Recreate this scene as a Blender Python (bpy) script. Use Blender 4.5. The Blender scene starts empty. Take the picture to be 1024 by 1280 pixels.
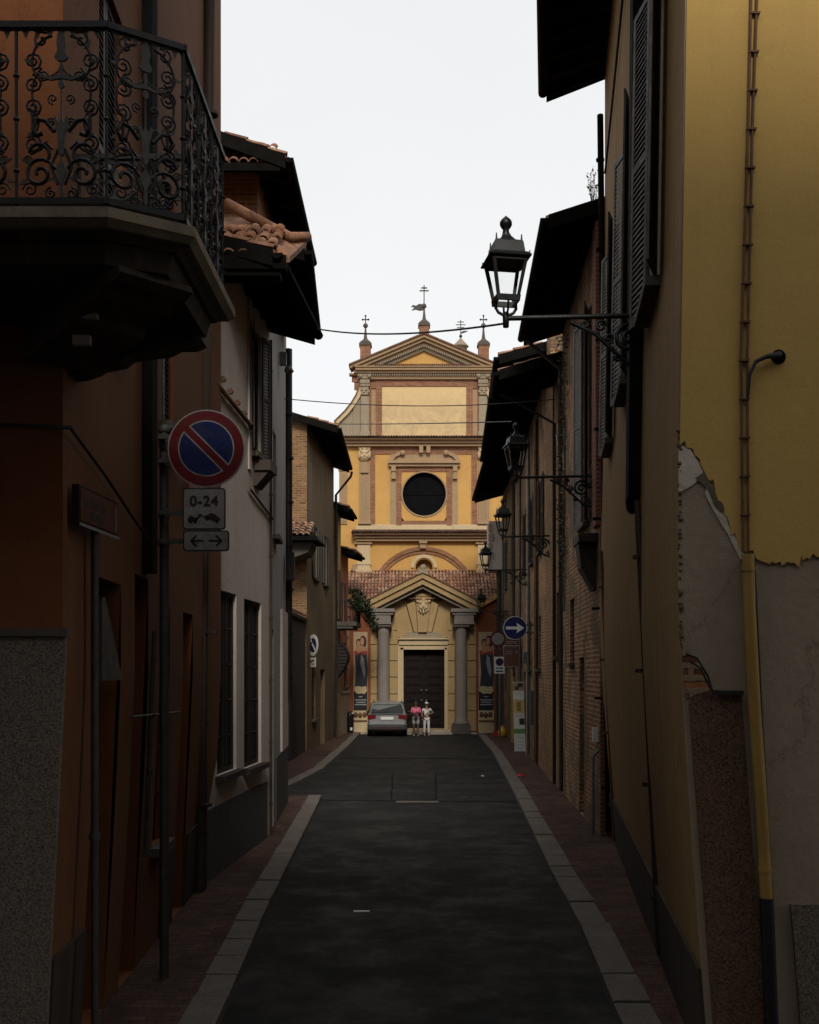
import bpy, bmesh, math, random
from math import sin, cos, pi, radians
from mathutils import Vector, Matrix
random.seed(7)
SC = bpy.context.scene
COL = SC.collection
F = 1300.0; H = 840.0; CH = 3.0
def P(px, py, D): return Vector(((px-512)/F*D, D, CH+(H-py)/F*D))
def XD(px, D): return (px-512)/F*D
def ZD(py, D): return CH+(H-py)/F*D

# ------------------------------------------------------------ mesh builder
class MB:
    def __init__(s): s.v=[]; s.f=[]; s.m=[]; s.mi=0; s.smooth=[]; s.sm=False; s.isl=[]
    def add(s, vs, fs, smooth=None):
        b=len(s.v); s.isl.append(b); s.v += [Vector(p) for p in vs]
        for f in fs:
            s.f.append([b+i for i in f]); s.m.append(s.mi); s.smooth.append(s.sm if smooth is None else smooth)
        return b
    def quad(s,a,b,c,d): s.add([a,b,c,d],[(0,1,2,3)])
    def box(s,x0,x1,y0,y1,z0,z1,M=None):
        vs=[Vector((x,y,z)) for z in (z0,z1) for y in (y0,y1) for x in (x0,x1)]
        if M is not None: vs=[M@v for v in vs]
        s.add(vs,[(0,2,3,1),(4,5,7,6),(0,1,5,4),(2,6,7,3),(0,4,6,2),(1,3,7,5)])
    def fbox(s,fr,u0,u1,w0,w1,z0,z1):
        vs=[fr.pt(u,w,z) for z in (z0,z1) for w in (w0,w1) for u in (u0,u1)]
        s.add(vs,[(0,2,3,1),(4,5,7,6),(0,1,5,4),(2,6,7,3),(0,4,6,2),(1,3,7,5)])
    def prism(s,pts,y0,y1,fn=None):
        # pts: (x,z) outline; extruded y0..y1 ; fn maps (x,y,z)
        fn = fn or (lambda x,y,z:(x,y,z)); n=len(pts)
        vs=[fn(p[0],y0,p[1]) for p in pts]+[fn(p[0],y1,p[1]) for p in pts]
        fs=[tuple(range(n)),tuple(range(2*n-1,n-1,-1))]+[(i,i+n,(i+1)%n+n,(i+1)%n) for i in range(n)]
        s.add(vs,fs)
    def tube(s,pts,r,n=6,closed=False,caps=True):
        pts=[Vector(p) for p in pts]; k=len(pts); rs=r if isinstance(r,(list,tuple)) else [r]*k
        vs=[]; up=None
        for i,p in enumerate(pts):
            if closed: d=pts[(i+1)%k]-pts[i-1]
            else: d=pts[min(i+1,k-1)]-pts[max(i-1,0)]
            if d.length<1e-9: d=Vector((0,0,1))
            d.normalize()
            if up is None: up=Vector((0,0,1)) if abs(d.z)<.9 else Vector((0,1,0))
            a=d.cross(up)
            if a.length<1e-6: a=d.cross(Vector((1,0,0)))
            a.normalize(); b=a.cross(d).normalized(); up=b
            for j in range(n):
                t=2*pi*j/n; vs.append(p+a*(rs[i]*cos(t))+b*(rs[i]*sin(t)))
        fs=[]
        for i in range(k if closed else k-1):
            for j in range(n):
                q=(i+1)%k; fs.append((i*n+j,i*n+(j+1)%n,q*n+(j+1)%n,q*n+j))
        s.add(vs,fs,True)
        if caps and not closed: s.add(vs[:n],[tuple(range(n))]); s.add(vs[-n:],[tuple(range(n-1,-1,-1))])
    def lathe(s,prof,c,n=12,M=None,smooth=True):
        c=Vector(c); vs=[]
        for (r,z) in prof:
            for j in range(n):
                t=2*pi*j/n; v=Vector((r*cos(t),r*sin(t),z)); vs.append(c+(M@v if M is not None else v))
        fs=[(i*n+j,i*n+(j+1)%n,(i+1)*n+(j+1)%n,(i+1)*n+j) for i in range(len(prof)-1) for j in range(n)]
        s.add(vs,fs,smooth)
        s.add(vs[:n],[tuple(range(n-1,-1,-1))]); s.add(vs[-n:],[tuple(range(n))])
    def ball(s,c,r,n=10,m=6,M=None):
        r=(r,r,r) if not isinstance(r,(tuple,list)) else r; c=Vector(c); vs=[]
        for i in range(m+1):
            ph=pi*i/m
            for j in range(n):
                t=2*pi*j/n; v=Vector((r[0]*sin(ph)*cos(t),r[1]*sin(ph)*sin(t),r[2]*cos(ph)))
                vs.append(c+(M@v if M is not None else v))
        s.add(vs,[(i*n+j,(i+1)*n+j,(i+1)*n+(j+1)%n,i*n+(j+1)%n) for i in range(m) for j in range(n)],True)
    def build(s,name,mats,parent=None,label=None,shift=True):
        me=bpy.data.meshes.new(name); off=Vector((0,0,0))
        if parent is not None and shift:
            p=parent
            while p is not None: off+=p.location; p=p.parent
        me.from_pydata([tuple(v-off) for v in s.v],[],s.f)
        if not isinstance(mats,(list,tuple)): mats=[mats]
        for m in mats: me.materials.append(M[m] if isinstance(m,str) else m)
        uv=me.uv_layers.new(name='UVMap').data
        for p in me.polygons:
            p.material_index=s.m[p.index]; p.use_smooth=s.smooth[p.index]
            n=p.normal
            fl=abs(n.z)>.75
            if not fl:
                t=Vector((-n.y,n.x)); 
                if t.length<1e-6: t=Vector((1,0))
                t.normalize()
            for li in p.loop_indices:
                c=me.vertices[me.loops[li].vertex_index].co+off
                uv[li].uv=(c.x,c.y) if fl else (t.x*c.x+t.y*c.y,c.z)
        o=bpy.data.objects.new(name,me); COL.objects.link(o)
        if parent is not None: o.parent=parent
        if label: o['label']=label
        return o
def build_each(mb,name,mat,parent,**k):
    # every add() island becomes its own mesh
    out=[]
    i=0; n=len(mb.v); isl=mb.isl
    for a,b in zip(isl,isl[1:]+[n]):
        m2=MB(); m2.v=mb.v[a:b]
        for f,mi,s in zip(mb.f,mb.m,mb.smooth):
            if a<=f[0]<b: m2.f.append([q-a for q in f]); m2.m.append(mi); m2.smooth.append(s)
        out.append(m2.build(name,mat,parent,**k))
    return out
class Frame:
    """wall frame: u along p->q, w outwards (to the right of the direction), z up"""
    def __init__(s,p,q,z0=0):
        s.p=Vector((p[0],p[1],z0)); d=Vector((q[0]-p[0],q[1]-p[1],0)); s.L=d.length; s.t=d.normalized(); s.n=Vector((s.t.y,-s.t.x,0))
    def pt(s,u,w,z): v=s.p+s.t*u+s.n*w; return Vector((v.x,v.y,z+s.p.z))
def tag(o,label=None,cat=None,group=None,kind=None):
    if label: o['label']=label
    if cat: o['category']=cat
    if group: o['group']=group
    if kind: o['kind']=kind
    return o
def thing(name,loc,label,cat,group=None):
    o=bpy.data.objects.new(name,None); COL.objects.link(o); o.location=Vector(loc); o.empty_display_size=.2
    return tag(o,label,cat,group)
def struct(mb,name,mat):
    o=mb.build(name,mat); o['kind']='structure'; return o
def copy_tree(o,parent=None):
    c=o.copy(); COL.objects.link(c); c.parent=parent
    for ch in o.children: copy_tree(ch,c)
    return c

# ------------------------------------------------------------ materials
M={}
class NT:
    def __init__(s,name):
        s.m=bpy.data.materials.new(name); s.m.use_nodes=True; s.t=s.m.node_tree; s.n=s.t.nodes; s.l=s.t.links
        s.b=s.n['Principled BSDF']; M[name]=s.m
    def node(s,typ,**k):
        n=s.n.new(typ)
        for a,v in k.items():
            if a in n.inputs: n.inputs[a].default_value=v
            else: setattr(n,a,v)
        return n
    def link(s,a,b): s.l.new(a,b)
    def uv(s,sx=1,sy=1,obj=False):
        tc=s.node('ShaderNodeTexCoord'); mp=s.node('ShaderNodeMapping'); mp.inputs['Scale'].default_value=(sx,sy,1 if not obj else sx)
        s.link(tc.outputs['Object' if obj else 'UV'],mp.inputs['Vector']); return mp.outputs[0]
    def noise(s,vec,scale,detail=6,rough=.6,dist=0):
        n=s.node('ShaderNodeTexNoise'); n.inputs['Scale'].default_value=scale; n.inputs['Detail'].default_value=detail
        n.inputs['Roughness'].default_value=rough; n.inputs['Distortion'].default_value=dist; s.link(vec,n.inputs['Vector']); return n.outputs['Fac']
    def ramp(s,fac,stops):
        r=s.node('ShaderNodeValToRGB'); e=r.color_ramp.elements
        while len(e)<len(stops): e.new(.5)
        for i,(p,c) in enumerate(stops):
            e[i].position=p; e[i].color=(c,c,c,1) if isinstance(c,(int,float)) else (*c,1)
        s.link(fac,r.inputs[0]); return r.outputs[0]
    def mix(s,fac,a,b,mode='MIX'):
        n=s.node('ShaderNodeMix'); n.data_type='RGBA'; n.blend_type=mode
        for sock,v in ((n.inputs[0],fac),(n.inputs[6],a),(n.inputs[7],b)):
            if isinstance(v,(int,float)): sock.default_value=v
            elif isinstance(v,tuple): sock.default_value=(*v,1)
            else: s.link(v,sock)
        return n.outputs[2]
    def bump(s,h,strength=.3,dist=.01,prev=None):
        b=s.node('ShaderNodeBump'); b.inputs['Strength'].default_value=strength; b.inputs['Distance'].default_value=dist
        s.link(h,b.inputs['Height'])
        if prev is not None: s.link(prev,b.inputs['Normal'])
        return b.outputs[0]
    def done(s,col,rough=.85,nrm=None,metal=0,spec=None):
        if isinstance(col,tuple): s.b.inputs['Base Color'].default_value=(*col,1)
        else: s.link(col,s.b.inputs['Base Color'])
        if isinstance(rough,(int,float)): s.b.inputs['Roughness'].default_value=rough
        else: s.link(rough,s.b.inputs['Roughness'])
        s.b.inputs['Metallic'].default_value=metal
        if spec is not None: s.b.inputs['Specular IOR Level'].default_value=spec
        if nrm is not None: s.link(nrm,s.b.inputs['Normal'])
        return s.m
def sc(c,k): return tuple(min(1,x*k) for x in c)
def plaster(name,c,c2=None,stain=None,amt=.5,bump=.35,seed=0.,streak=.4,pale=.7):
    n=NT(name); v=n.uv(); c2=c2 or sc(c,.7); stain=stain or sc(c,.45)
    mp=n.node('ShaderNodeMapping'); mp.inputs['Location'].default_value=(seed*3.1,seed*1.7,seed); n.link(v,mp.inputs[0]); v=mp.outputs[0]
    a=n.noise(v,.55,8,.65,.6); base=n.mix(n.ramp(a,[(.35,0.),(.68,1.)]),c,c2)
    st=n.node('ShaderNodeMapping'); st.inputs['Scale'].default_value=(4.5,.35,1); n.link(v,st.inputs[0])
    b=n.noise(st.outputs[0],1.0,7,.7,.3); base=n.mix(n.mix(1.,n.ramp(b,[(.5,0.),(.78,1.)]),(streak,)*3,'MULTIPLY'),base,stain)
    p=n.noise(v,2.3,10,.72,1.2); base=n.mix(n.mix(1.,n.ramp(p,[(.56,0.),(.72,1.)]),(amt,)*3,'MULTIPLY'),base,stain)
    g=n.noise(v,60,4,.7); q=n.noise(v,5.5,9,.8,.4); base=n.mix(.45 if amt>.3 else .2,base,n.mix(q,sc(c,.35),sc(c,1.45))); base=n.mix(.3,base,n.mix(g,sc(c,.45),sc(c,1.35)))
    st2=n.node('ShaderNodeMapping'); st2.inputs['Scale'].default_value=(6.5,.25,1); st2.inputs['Location'].default_value=(7.3+seed,2.,0); n.link(v,st2.inputs[0])
    lt=n.ramp(n.noise(st2.outputs[0],1.,8,.75,.4),[(.52,0.),(.72,1.)]); base=n.mix(n.mix(1.,lt,(streak*pale,)*3,'MULTIPLY'),base,n.mix(.5,sc(c,1.35),(.42,.37,.30)))
    if amt>=.35:
        dv=n.node('ShaderNodeVectorMath',operation='MULTIPLY_ADD'); n.link(n.noise(v,1.6,8,.75),dv.inputs[0]); dv.inputs[1].default_value=(1.3,1.3,0); n.link(v,dv.inputs[2])
        vo=n.node('ShaderNodeTexVoronoi'); vo.feature='DISTANCE_TO_EDGE'; vo.inputs['Scale'].default_value=.55; n.link(dv.outputs[0],vo.inputs['Vector'])
        base=n.mix(n.ramp(vo.outputs['Distance'],[(0.,.5),(.004,0.)]),base,sc(c,.25))
    hb=n.bump(g,bump*.8,.004); hb=n.bump(n.noise(v,7,8,.7),bump,.02,hb)
    return n.done(base,.9,hb,spec=.25)
def brick(name,c1,c2,mortar,w=.27,h=.075,ms=.012,bump=.8,dirt=.5,plastered=None):
    n=NT(name); v=n.uv(); 
    wob=n.noise(v,9,3,.5); 
    vm=n.node('ShaderNodeVectorMath',operation='MULTIPLY_ADD'); n.link(wob,vm.inputs[0]); vm.inputs[1].default_value=(.012,.03,0); n.link(v,vm.inputs[2]); vv=vm.outputs[0]
    b=n.node('ShaderNodeTexBrick'); n.link(vv,b.inputs['Vector'])
    for k,x in (('Scale',1.),('Mortar Size',ms),('Mortar Smooth',.3),('Bias',0.),('Brick Width',w),('Row Height',h)): b.inputs[k].default_value=x
    b.inputs['Color1'].default_value=(0,0,0,1); b.inputs['Color2'].default_value=(1,1,1,1); b.inputs['Mortar'].default_value=(.5,.5,.5,1)
    ns=n.noise(v,3.,8,.7); col=n.mix(b.outputs['Color'],c1,c2); col=n.mix(n.ramp(ns,[(.4,0.),(.7,.75)]),col,sc(c1,.45))
    col=n.mix(b.outputs['Fac'],col,mortar)
    d=n.noise(v,.8,8,.7,.8); col=n.mix(n.mix(1.,n.ramp(d,[(.45,0.),(.7,1.)]),(dirt,)*3,'MULTIPLY'),col,sc(mortar,.35))
    if plastered:
        q=n.ramp(n.noise(v,.7,9,.62,1.),[(.5,0.),(.54,1.)]); col=n.mix(q,col,plastered)
    g=n.noise(v,45,5,.7); hgt=n.mix(.35,n.ramp(b.outputs['Fac'],[(0.,1.),(1.,0.)]),g)
    return n.done(col,.92,n.bump(hgt,bump,.02),spec=.2)
def stone(name,c,k=.35,scale=1.,bump=.3,rough=.85,spec=.3,speck=0):
    n=NT(name); v=n.uv(obj=True); a=n.noise(v,2.2*scale,9,.7,.5); g=n.noise(v,55*scale,4,.7)
    col=n.mix(n.ramp(a,[(.35,0.),(.7,1.)]),c,sc(c,1-k)); col=n.mix(.3,col,n.mix(g,sc(c,.4),sc(c,1.4)))
    if speck:
        s_=n.ramp(n.noise(v,75,4,.85),[(.42,0.),(.50,.5),(.60,1.)]); col=n.mix(speck,col,n.mix(s_,sc(c,.15),sc(c,2.3)))
    return n.done(col,rough,n.bump(n.noise(v,14*scale,8,.75),bump,.01),spec=spec)
def simple(name,c,rough=.6,metal=0,k=.25,scale=6.,spec=.4,bump=.1):
    n=NT(name); v=n.uv(obj=True); a=n.noise(v,scale,7,.65); col=n.mix(n.ramp(a,[(.3,0.),(.75,1.)]),c,sc(c,1-k))
    r=n.ramp(a,[(.3,max(0,rough-.12)),(.75,min(1,rough+.12))])
    return n.done(col,r,n.bump(n.noise(v,scale*8,4,.6),bump,.003),metal,spec)
def glassy(name,c=(.02,.025,.03),rough=.12,spec=.5):
    n=NT(name); v=n.uv(obj=True); return n.done(n.mix(n.noise(v,3,4),c,sc(c,2.2)),rough,n.bump(n.noise(v,2.5,2),.08,.02),spec=spec)

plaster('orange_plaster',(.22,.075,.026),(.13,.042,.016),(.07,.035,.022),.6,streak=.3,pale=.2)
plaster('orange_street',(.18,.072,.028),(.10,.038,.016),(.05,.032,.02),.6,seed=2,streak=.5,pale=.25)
plaster('yellow_plaster',(.60,.385,.12),(.50,.32,.095),(.30,.19,.07),.3,.25,seed=3,streak=.2)
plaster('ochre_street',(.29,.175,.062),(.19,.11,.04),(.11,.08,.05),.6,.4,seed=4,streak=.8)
plaster('bare_plaster',(.38,.30,.215),(.24,.185,.135),(.11,.082,.06),.6,.5,seed=5,streak=.3)
plaster('patch_plaster',(.66,.57,.46),(.52,.44,.35),(.22,.175,.13),.35,.6,seed=6,streak=.2)
plaster('broken_plaster',(.17,.13,.09),(.10,.075,.05),(.05,.04,.03),.6,1.,seed=7,streak=.2)
plaster('white_plaster',(.64,.565,.51),(.50,.425,.375),(.22,.17,.14),.55,.25,seed=8,streak=.75)
plaster('pale_plaster',(.42,.40,.375),(.30,.285,.265),(.15,.135,.12),.4,.3,seed=9,streak=.5)
plaster('grey_render',(.09,.088,.085),(.06,.058,.056),(.03,.03,.03),.5,.5,seed=10)
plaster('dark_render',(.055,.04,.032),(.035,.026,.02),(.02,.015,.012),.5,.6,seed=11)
plaster('olive_plaster',(.15,.105,.058),(.095,.065,.037),(.05,.04,.028),.6,.5,seed=12,streak=.8)
plaster('ochre_plaster',(.38,.25,.09),(.30,.19,.07),(.15,.09,.04),.4,.3,seed=13,streak=.5)
plaster('pink_plaster',(.36,.13,.075),(.28,.10,.055),(.12,.06,.04),.4,.3,seed=14,streak=.5)
plaster('church_yellow',(.57,.325,.10),(.46,.26,.08),(.27,.155,.06),.35,.3,seed=15,streak=.35)
plaster('church_pale',(.55,.425,.26),(.46,.345,.20),(.24,.18,.11),.45,.25,seed=16,streak=.3)
plaster('church_worn',(.66,.47,.24),(.60,.42,.21),(.42,.31,.17),.34,.4,seed=17,streak=.2)
plaster('church_trim',(.36,.245,.14),(.28,.18,.10),(.12,.075,.045),.6,.5,seed=18,streak=.4)
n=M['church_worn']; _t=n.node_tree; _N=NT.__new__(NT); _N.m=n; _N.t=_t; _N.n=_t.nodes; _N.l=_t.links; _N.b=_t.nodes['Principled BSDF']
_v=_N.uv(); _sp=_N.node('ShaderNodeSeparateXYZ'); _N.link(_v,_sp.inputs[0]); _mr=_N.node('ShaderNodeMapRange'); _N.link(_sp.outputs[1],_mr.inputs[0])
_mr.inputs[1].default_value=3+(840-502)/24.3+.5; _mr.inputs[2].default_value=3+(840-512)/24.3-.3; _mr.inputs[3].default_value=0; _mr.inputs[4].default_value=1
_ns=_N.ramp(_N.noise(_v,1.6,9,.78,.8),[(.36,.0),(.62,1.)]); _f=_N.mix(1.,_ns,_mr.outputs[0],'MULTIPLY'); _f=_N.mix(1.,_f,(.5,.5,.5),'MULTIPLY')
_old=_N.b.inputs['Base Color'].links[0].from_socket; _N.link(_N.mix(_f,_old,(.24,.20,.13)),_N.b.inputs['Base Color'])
plaster('church_grey',(.30,.245,.17),(.235,.19,.13),(.12,.095,.07),.5,.4,seed=19,streak=.6)
plaster('church_terracotta',(.26,.085,.035),(.20,.065,.028),(.11,.04,.02),.4,.3,seed=20,streak=.4)
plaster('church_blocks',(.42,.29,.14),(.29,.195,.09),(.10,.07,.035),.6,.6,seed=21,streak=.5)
brick('church_brick',(.22,.085,.045),(.34,.15,.08),(.28,.19,.12),.26,.075,.010,.5,.3)
brick('warm_brick',(.19,.085,.032),(.33,.175,.072),(.27,.19,.12),.28,.09,.016,1.,.5)
brick('dark_brick',(.19,.052,.022),(.50,.20,.08),(.38,.28,.175),.28,.09,.022,1.3,.6,(.17,.115,.07))
brick('red_brick',(.27,.07,.04),(.20,.06,.035),(.20,.17,.14),.26,.08,.012,.8,.25)
brick('ruin_brick',(.19,.062,.026),(.48,.20,.08),(.36,.26,.16),.28,.09,.026,1.3,.6,(.15,.11,.07))
stone('granite',(.16,.128,.10),.4,1.5,1.,speck=.6)
stone('rough_base',(.15,.115,.085),.5,1.,1.2,speck=.7)
stone('rough_stone',(.12,.068,.038),.8,1.,1.6,speck=.6)
stone('dark_stone',(.10,.085,.07),.4,1.,.5)
stone('balcony_stone',(.24,.19,.13),.6,2.5,.6)
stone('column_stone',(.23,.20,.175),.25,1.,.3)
stone('pale_stone',(.42,.36,.29),.4,1.5,.4)
stone('kerb_stone',(.155,.134,.115),.75,1.2,1.,speck=.3)
simple('iron',(.022,.021,.022),.5,.3,.4,9.,.4,.4)
simple('grey_iron',(.085,.078,.07),.6,.2,.5,12.,.4,.5)
simple('lamp_iron',(.020,.022,.024),.45,.5,.3,8.,.5,.2)
simple('rust_pipe',(.17,.085,.045),.7,.1,.5,6.,.3,.3)
simple('ochre_pipe',(.36,.22,.055),.6,0,.35,3.,.3,.15)
simple('dark_wood',(.030,.020,.015),.65,0,.5,5.,.3,.3)
simple('door_wood',(.012,.007,.005),.6,0,.5,4.,.15,.3)
simple('shutter_paint',(.060,.045,.036),.6,0,.4,5.,.3,.25)
simple('shutter_grey',(.075,.075,.075),.6,0,.4,5.,.3,.25)
simple('dark_beam',(.010,.009,.008),.9,0,.4,5.,.04,.4)
simple('tin',(.14,.145,.15),.5,.6,.5,5.,.4,.2)
simple('galvanised',(.25,.25,.26),.45,.7,.3,6.,.5,.1)
simple('cable',(.02,.02,.02),.6,0,.2)
simple('sign_red',(.14,.008,.011),.35,0,.45,14.)
simple('sign_blue',(.010,.018,.10),.35,0,.45,14.)
simple('sign_white',(.36,.345,.33),.4,0,.5,14.)
simple('sign_dim',(.29,.28,.265),.45,0,.5,14.)
simple('tar',(.008,.008,.008),.95,0,.2,6.,.05)
simple('sign_black',(.015,.015,.015),.5,0,.1)
simple('sign_brown',(.10,.035,.025),.45,0,.2,8.)
simple('sign_bright',(.72,.72,.70),.45,0,.1,8.)
simple('yellow_plastic',(.62,.36,.03),.4,0,.2)
simple('red_plastic',(.45,.03,.03),.4,0,.2)
simple('green_print',(.16,.33,.09),.5,0,.2)
simple('tan_print',(.62,.50,.24),.5,0,.2)
simple('brown_print',(.06,.025,.02),.5,0,.2)
simple('poster_skin',(.55,.27,.14),.6,0,.35,4.)
simple('poster_red',(.38,.06,.035),.6,0,.4,5.)
simple('poster_dark',(.035,.040,.05),.6,0,.5,5.)
simple('poster_black',(.012,.012,.014),.5,0,.2)
simple('poster_pale',(.50,.36,.22),.6,0,.3,4.)
simple('poster_cloud',(.62,.50,.27),.6,0,.2,4.)
simple('poster_hair',(.05,.022,.014),.6,0,.3)
simple('poster_text',(.42,.45,.45),.6,0,.1)
glassy('dark_glass',(.010,.012,.014),.25,.15)
simple('interior',(.008,.008,.009),.95,0,.3,6.,.0)
def tiles(name,c1,c2,c3):
    n=NT(name); v=n.uv(obj=True)
    vo=n.node('ShaderNodeTexVoronoi'); vo.inputs['Scale'].default_value=3.1; n.link(v,vo.inputs['Vector'])
    sep=n.node('ShaderNodeSeparateColor'); n.link(vo.outputs['Color'],sep.inputs[0])
    col=n.ramp(sep.outputs[0],[(0.,c1),(.5,c2),(1.,c3)]); col=n.mix(n.ramp(n.noise(v,6,8,.7),[(.42,0.),(.72,.85)]),col,sc(c1,.3))
    return n.done(col,.9,n.bump(n.noise(v,40,4,.7),.5,.006),spec=.2)
tiles('roof_tile',(.30,.125,.065),(.42,.23,.14),(.20,.10,.065))
tiles('old_tile',(.22,.11,.07),(.42,.25,.17),(.15,.09,.06))
tiles('church_tile',(.26,.105,.06),(.48,.29,.19),(.17,.08,.055))
tiles('cornice_tile',(.12,.06,.045),(.19,.11,.08),(.07,.045,.035))
# asphalt
n=NT('asphalt'); v=n.uv(); a=n.noise(v,.9,10,.8,.2); 
col=n.mix(n.ramp(a,[(.35,0.),(.65,1.)]),(.014,.0133,.0128),(.009,.0086,.0083))
st=n.node('ShaderNodeMapping'); st.inputs['Scale'].default_value=(1.1,.5,1); n.link(v,st.inputs[0])
col=n.mix(n.ramp(n.noise(st.outputs[0],1.,8,.7,.0),[(.45,0.),(.7,.5)]),col,(.018,.017,.0165))
g=n.noise(v,90,3,.8); col=n.mix(.45,col,n.mix(g,(.004,.004,.004),(.060,.057,.054)))
vo=n.node('ShaderNodeTexVoronoi'); vo.feature='DISTANCE_TO_EDGE'; vo.inputs['Scale'].default_value=.45; 
dv=n.node('ShaderNodeVectorMath',operation='MULTIPLY_ADD'); n.link(n.noise(v,2.5,7,.7),dv.inputs[0]); dv.inputs[1].default_value=(1.1,1.1,0); n.link(v,dv.inputs[2]); n.link(dv.outputs[0],vo.inputs['Vector'])
crack=n.ramp(vo.outputs['Distance'],[(0.,.8),(.006,0.)]); col=n.mix(crack,col,(.012,.012,.012))
damp=n.ramp(n.noise(v,.9,8,.75,.0),[(.40,.62),(.58,.95)])
n.done(col,damp,n.bump(g,.7,.008),spec=.18)
n=NT('asphalt_patch'); v=n.uv(); g=n.noise(v,90,3,.8); col=n.mix(n.noise(v,1.2,8,.7),(.022,.0215,.021),(.032,.031,.03)); col=n.mix(.4,col,n.mix(g,(.006,.006,.006),(.07,.069,.067)))
n.done(col,.8,n.bump(g,.6,.006),spec=.3)
# pavement of small bricks
brick('paver',(.085,.042,.032),(.125,.072,.052),(.035,.029,.026),.22,.11,.008,.6,.7)
n=NT('ground'); v=n.uv(); n.done(n.mix(n.noise(v,.6,8,.7),(.05,.047,.043),(.08,.074,.066)),.9,n.bump(n.noise(v,40,4,.7),.4,.01))
# foliage
def leafmat(name,c1,c2):
    n=NT(name); v=n.uv(obj=True); n.done(n.mix(n.ramp(n.noise(v,7,3),[(.35,0.),(.65,1.)]),c1,c2),.6,spec=.3)
leafmat('leaf',(.016,.026,.010),(.035,.045,.018)); leafmat('dry_leaf',(.14,.12,.07),(.07,.075,.035)); 
simple('petal',(.30,.04,.05),.6)
# thin glass
n=NT('clear_glass'); tr=n.node('ShaderNodeBsdfTransparent'); gl=n.node('ShaderNodeBsdfGlossy'); gl.inputs['Roughness'].default_value=.08
gn=n.noise(n.uv(obj=True),6,5,.6); tr.inputs[0].default_value=(.98,.98,.98,1); fr=n.node('ShaderNodeFresnel'); mx=n.node('ShaderNodeMixShader')
n.link(n.ramp(gn,[(.3,.01),(.8,.05)]),mx.inputs[0]); n.link(tr.outputs[0],mx.inputs[1]); n.link(gl.outputs[0],mx.inputs[2]); n.link(mx.outputs[0],n.n['Material Output'].inputs['Surface'])
# car
n=NT('car_paint'); v=n.uv(obj=True); n.done((.27,.27,.275),.34,n.bump(n.noise(v,3,3),.03,.01),.3,.5); n.b.inputs['Coat Weight'].default_value=.5
simple('car_plastic',(.02,.02,.021),.55); glassy('car_glass',(.012,.014,.016),.2,.12); simple('tyre_rubber',(.015,.015,.015),.8); simple('tail_light',(.14,.008,.008),.2); simple('chrome',(.5,.5,.5),.2,.9,.1)
# people
simple('skin',(.30,.16,.10),.6,0,.15); simple('dark_skin',(.12,.06,.04),.6,0,.15); simple('pink_cloth',(.72,.15,.26),.85,0,.2); simple('grey_cloth',(.32,.31,.31),.9,0,.2); simple('white_cloth',(.62,.60,.58),.9,0,.15); simple('hair',(.02,.013,.01),.6); simple('shoe',(.35,.33,.32),.7)
# ------------------------------------------------------------ setting
def lerp_line(pts,D):
    for (x0,d0),(x1,d1) in zip(pts,pts[1:]):
        if D<=d1: return x0+(x1-x0)*(D-d0)/(d1-d0)
    (x0,d0),(x1,d1)=pts[-2:]; return x1
KL=[(-1.42,-20),(-1.5,3),(-1.61,8.9),(-1.76,12.5),(-2.07,24.5)]
KL2=[(-3.5,25.6),(-3.1,26.6),(-2.64,31.2),(-2.44,40.6),(-2.36,48.75),(-2.36,50.3)]
KR=[(1.5,-20),(1.6,3),(1.79,9.07),(1.98,12),(2.1,15.7),(2.53,24.7),(3.06,38.2),(3.23,49.6)]
mb=MB(); mb.add([(-260,-120,-.03),(260,-120,-.03),(260,400,-.03),(-260,400,-.03)],[(0,1,2,3)]); struct(mb,'ground','ground')
mb=MB(); Ds=[-20,-10,0,3,6,9,12,15,18,21,24.5,24.6,26,28,31,36,41,46,50.2]
Lx=[lerp_line(KL,d) if d<=24.5 else (-6.5 if d<26.5 else lerp_line(KL2,d)) for d in Ds]; Rx=[lerp_line(KR,d) for d in Ds]
vs=[]
for d,a,b in zip(Ds,Lx,Rx): vs += [(a,d,0),(b,d,0)]
mb.add(vs,[(2*i,2*i+1,2*i+3,2*i+2) for i in range(len(Ds)-1)])
mb.add([(-14,-1.5,-.012),(14,-1.5,-.012),(14,7.0,-.012),(-14,7.0,-.012)],[(0,1,2,3)])
struct(mb,'road','asphalt')
mb=MB()
for (x0,x1,y0,y1) in ((-.42,.62,24.45,30.9),):
    mb.add([(x0,y0,.004),(x1,y0,.004),(x1+.15,y1,.004),(x0-.1,y1,.004)],[(0,1,2,3)])
struct(mb,'road_patch','asphalt')
mb=MB()   # tar seams round the trench
def strip(mb,pts,w,z):
    for (a,b) in zip(pts,pts[1:]):
        a=Vector((*a,0)); b=Vector((*b,0)); t=(b-a).normalized(); n_=Vector((-t.y,t.x,0))*w/2
        mb.quad(*[Vector((p.x,p.y,z)) for p in (a-n_,b-n_,b+n_,a+n_)])
rs=random.Random(3)
def wob(x0,y0,x1,y1,k=14,a=.03): return [(x0+(x1-x0)*i/k+rs.uniform(-a,a),y0+(y1-y0)*i/k+rs.uniform(-a,a)) for i in range(k+1)]
strip(mb,wob(-.42,24.45,-.52,30.9),.028,.008); strip(mb,wob(.62,24.45,.77,30.9),.028,.008); strip(mb,wob(-2.05,24.3,2.5,24.0,20,.04),.06,.012)
strip(mb,wob(-2.5,36.2,3.0,35.8,20,.06),.10,.008)
struct(mb,'road_seam','tar')
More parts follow.
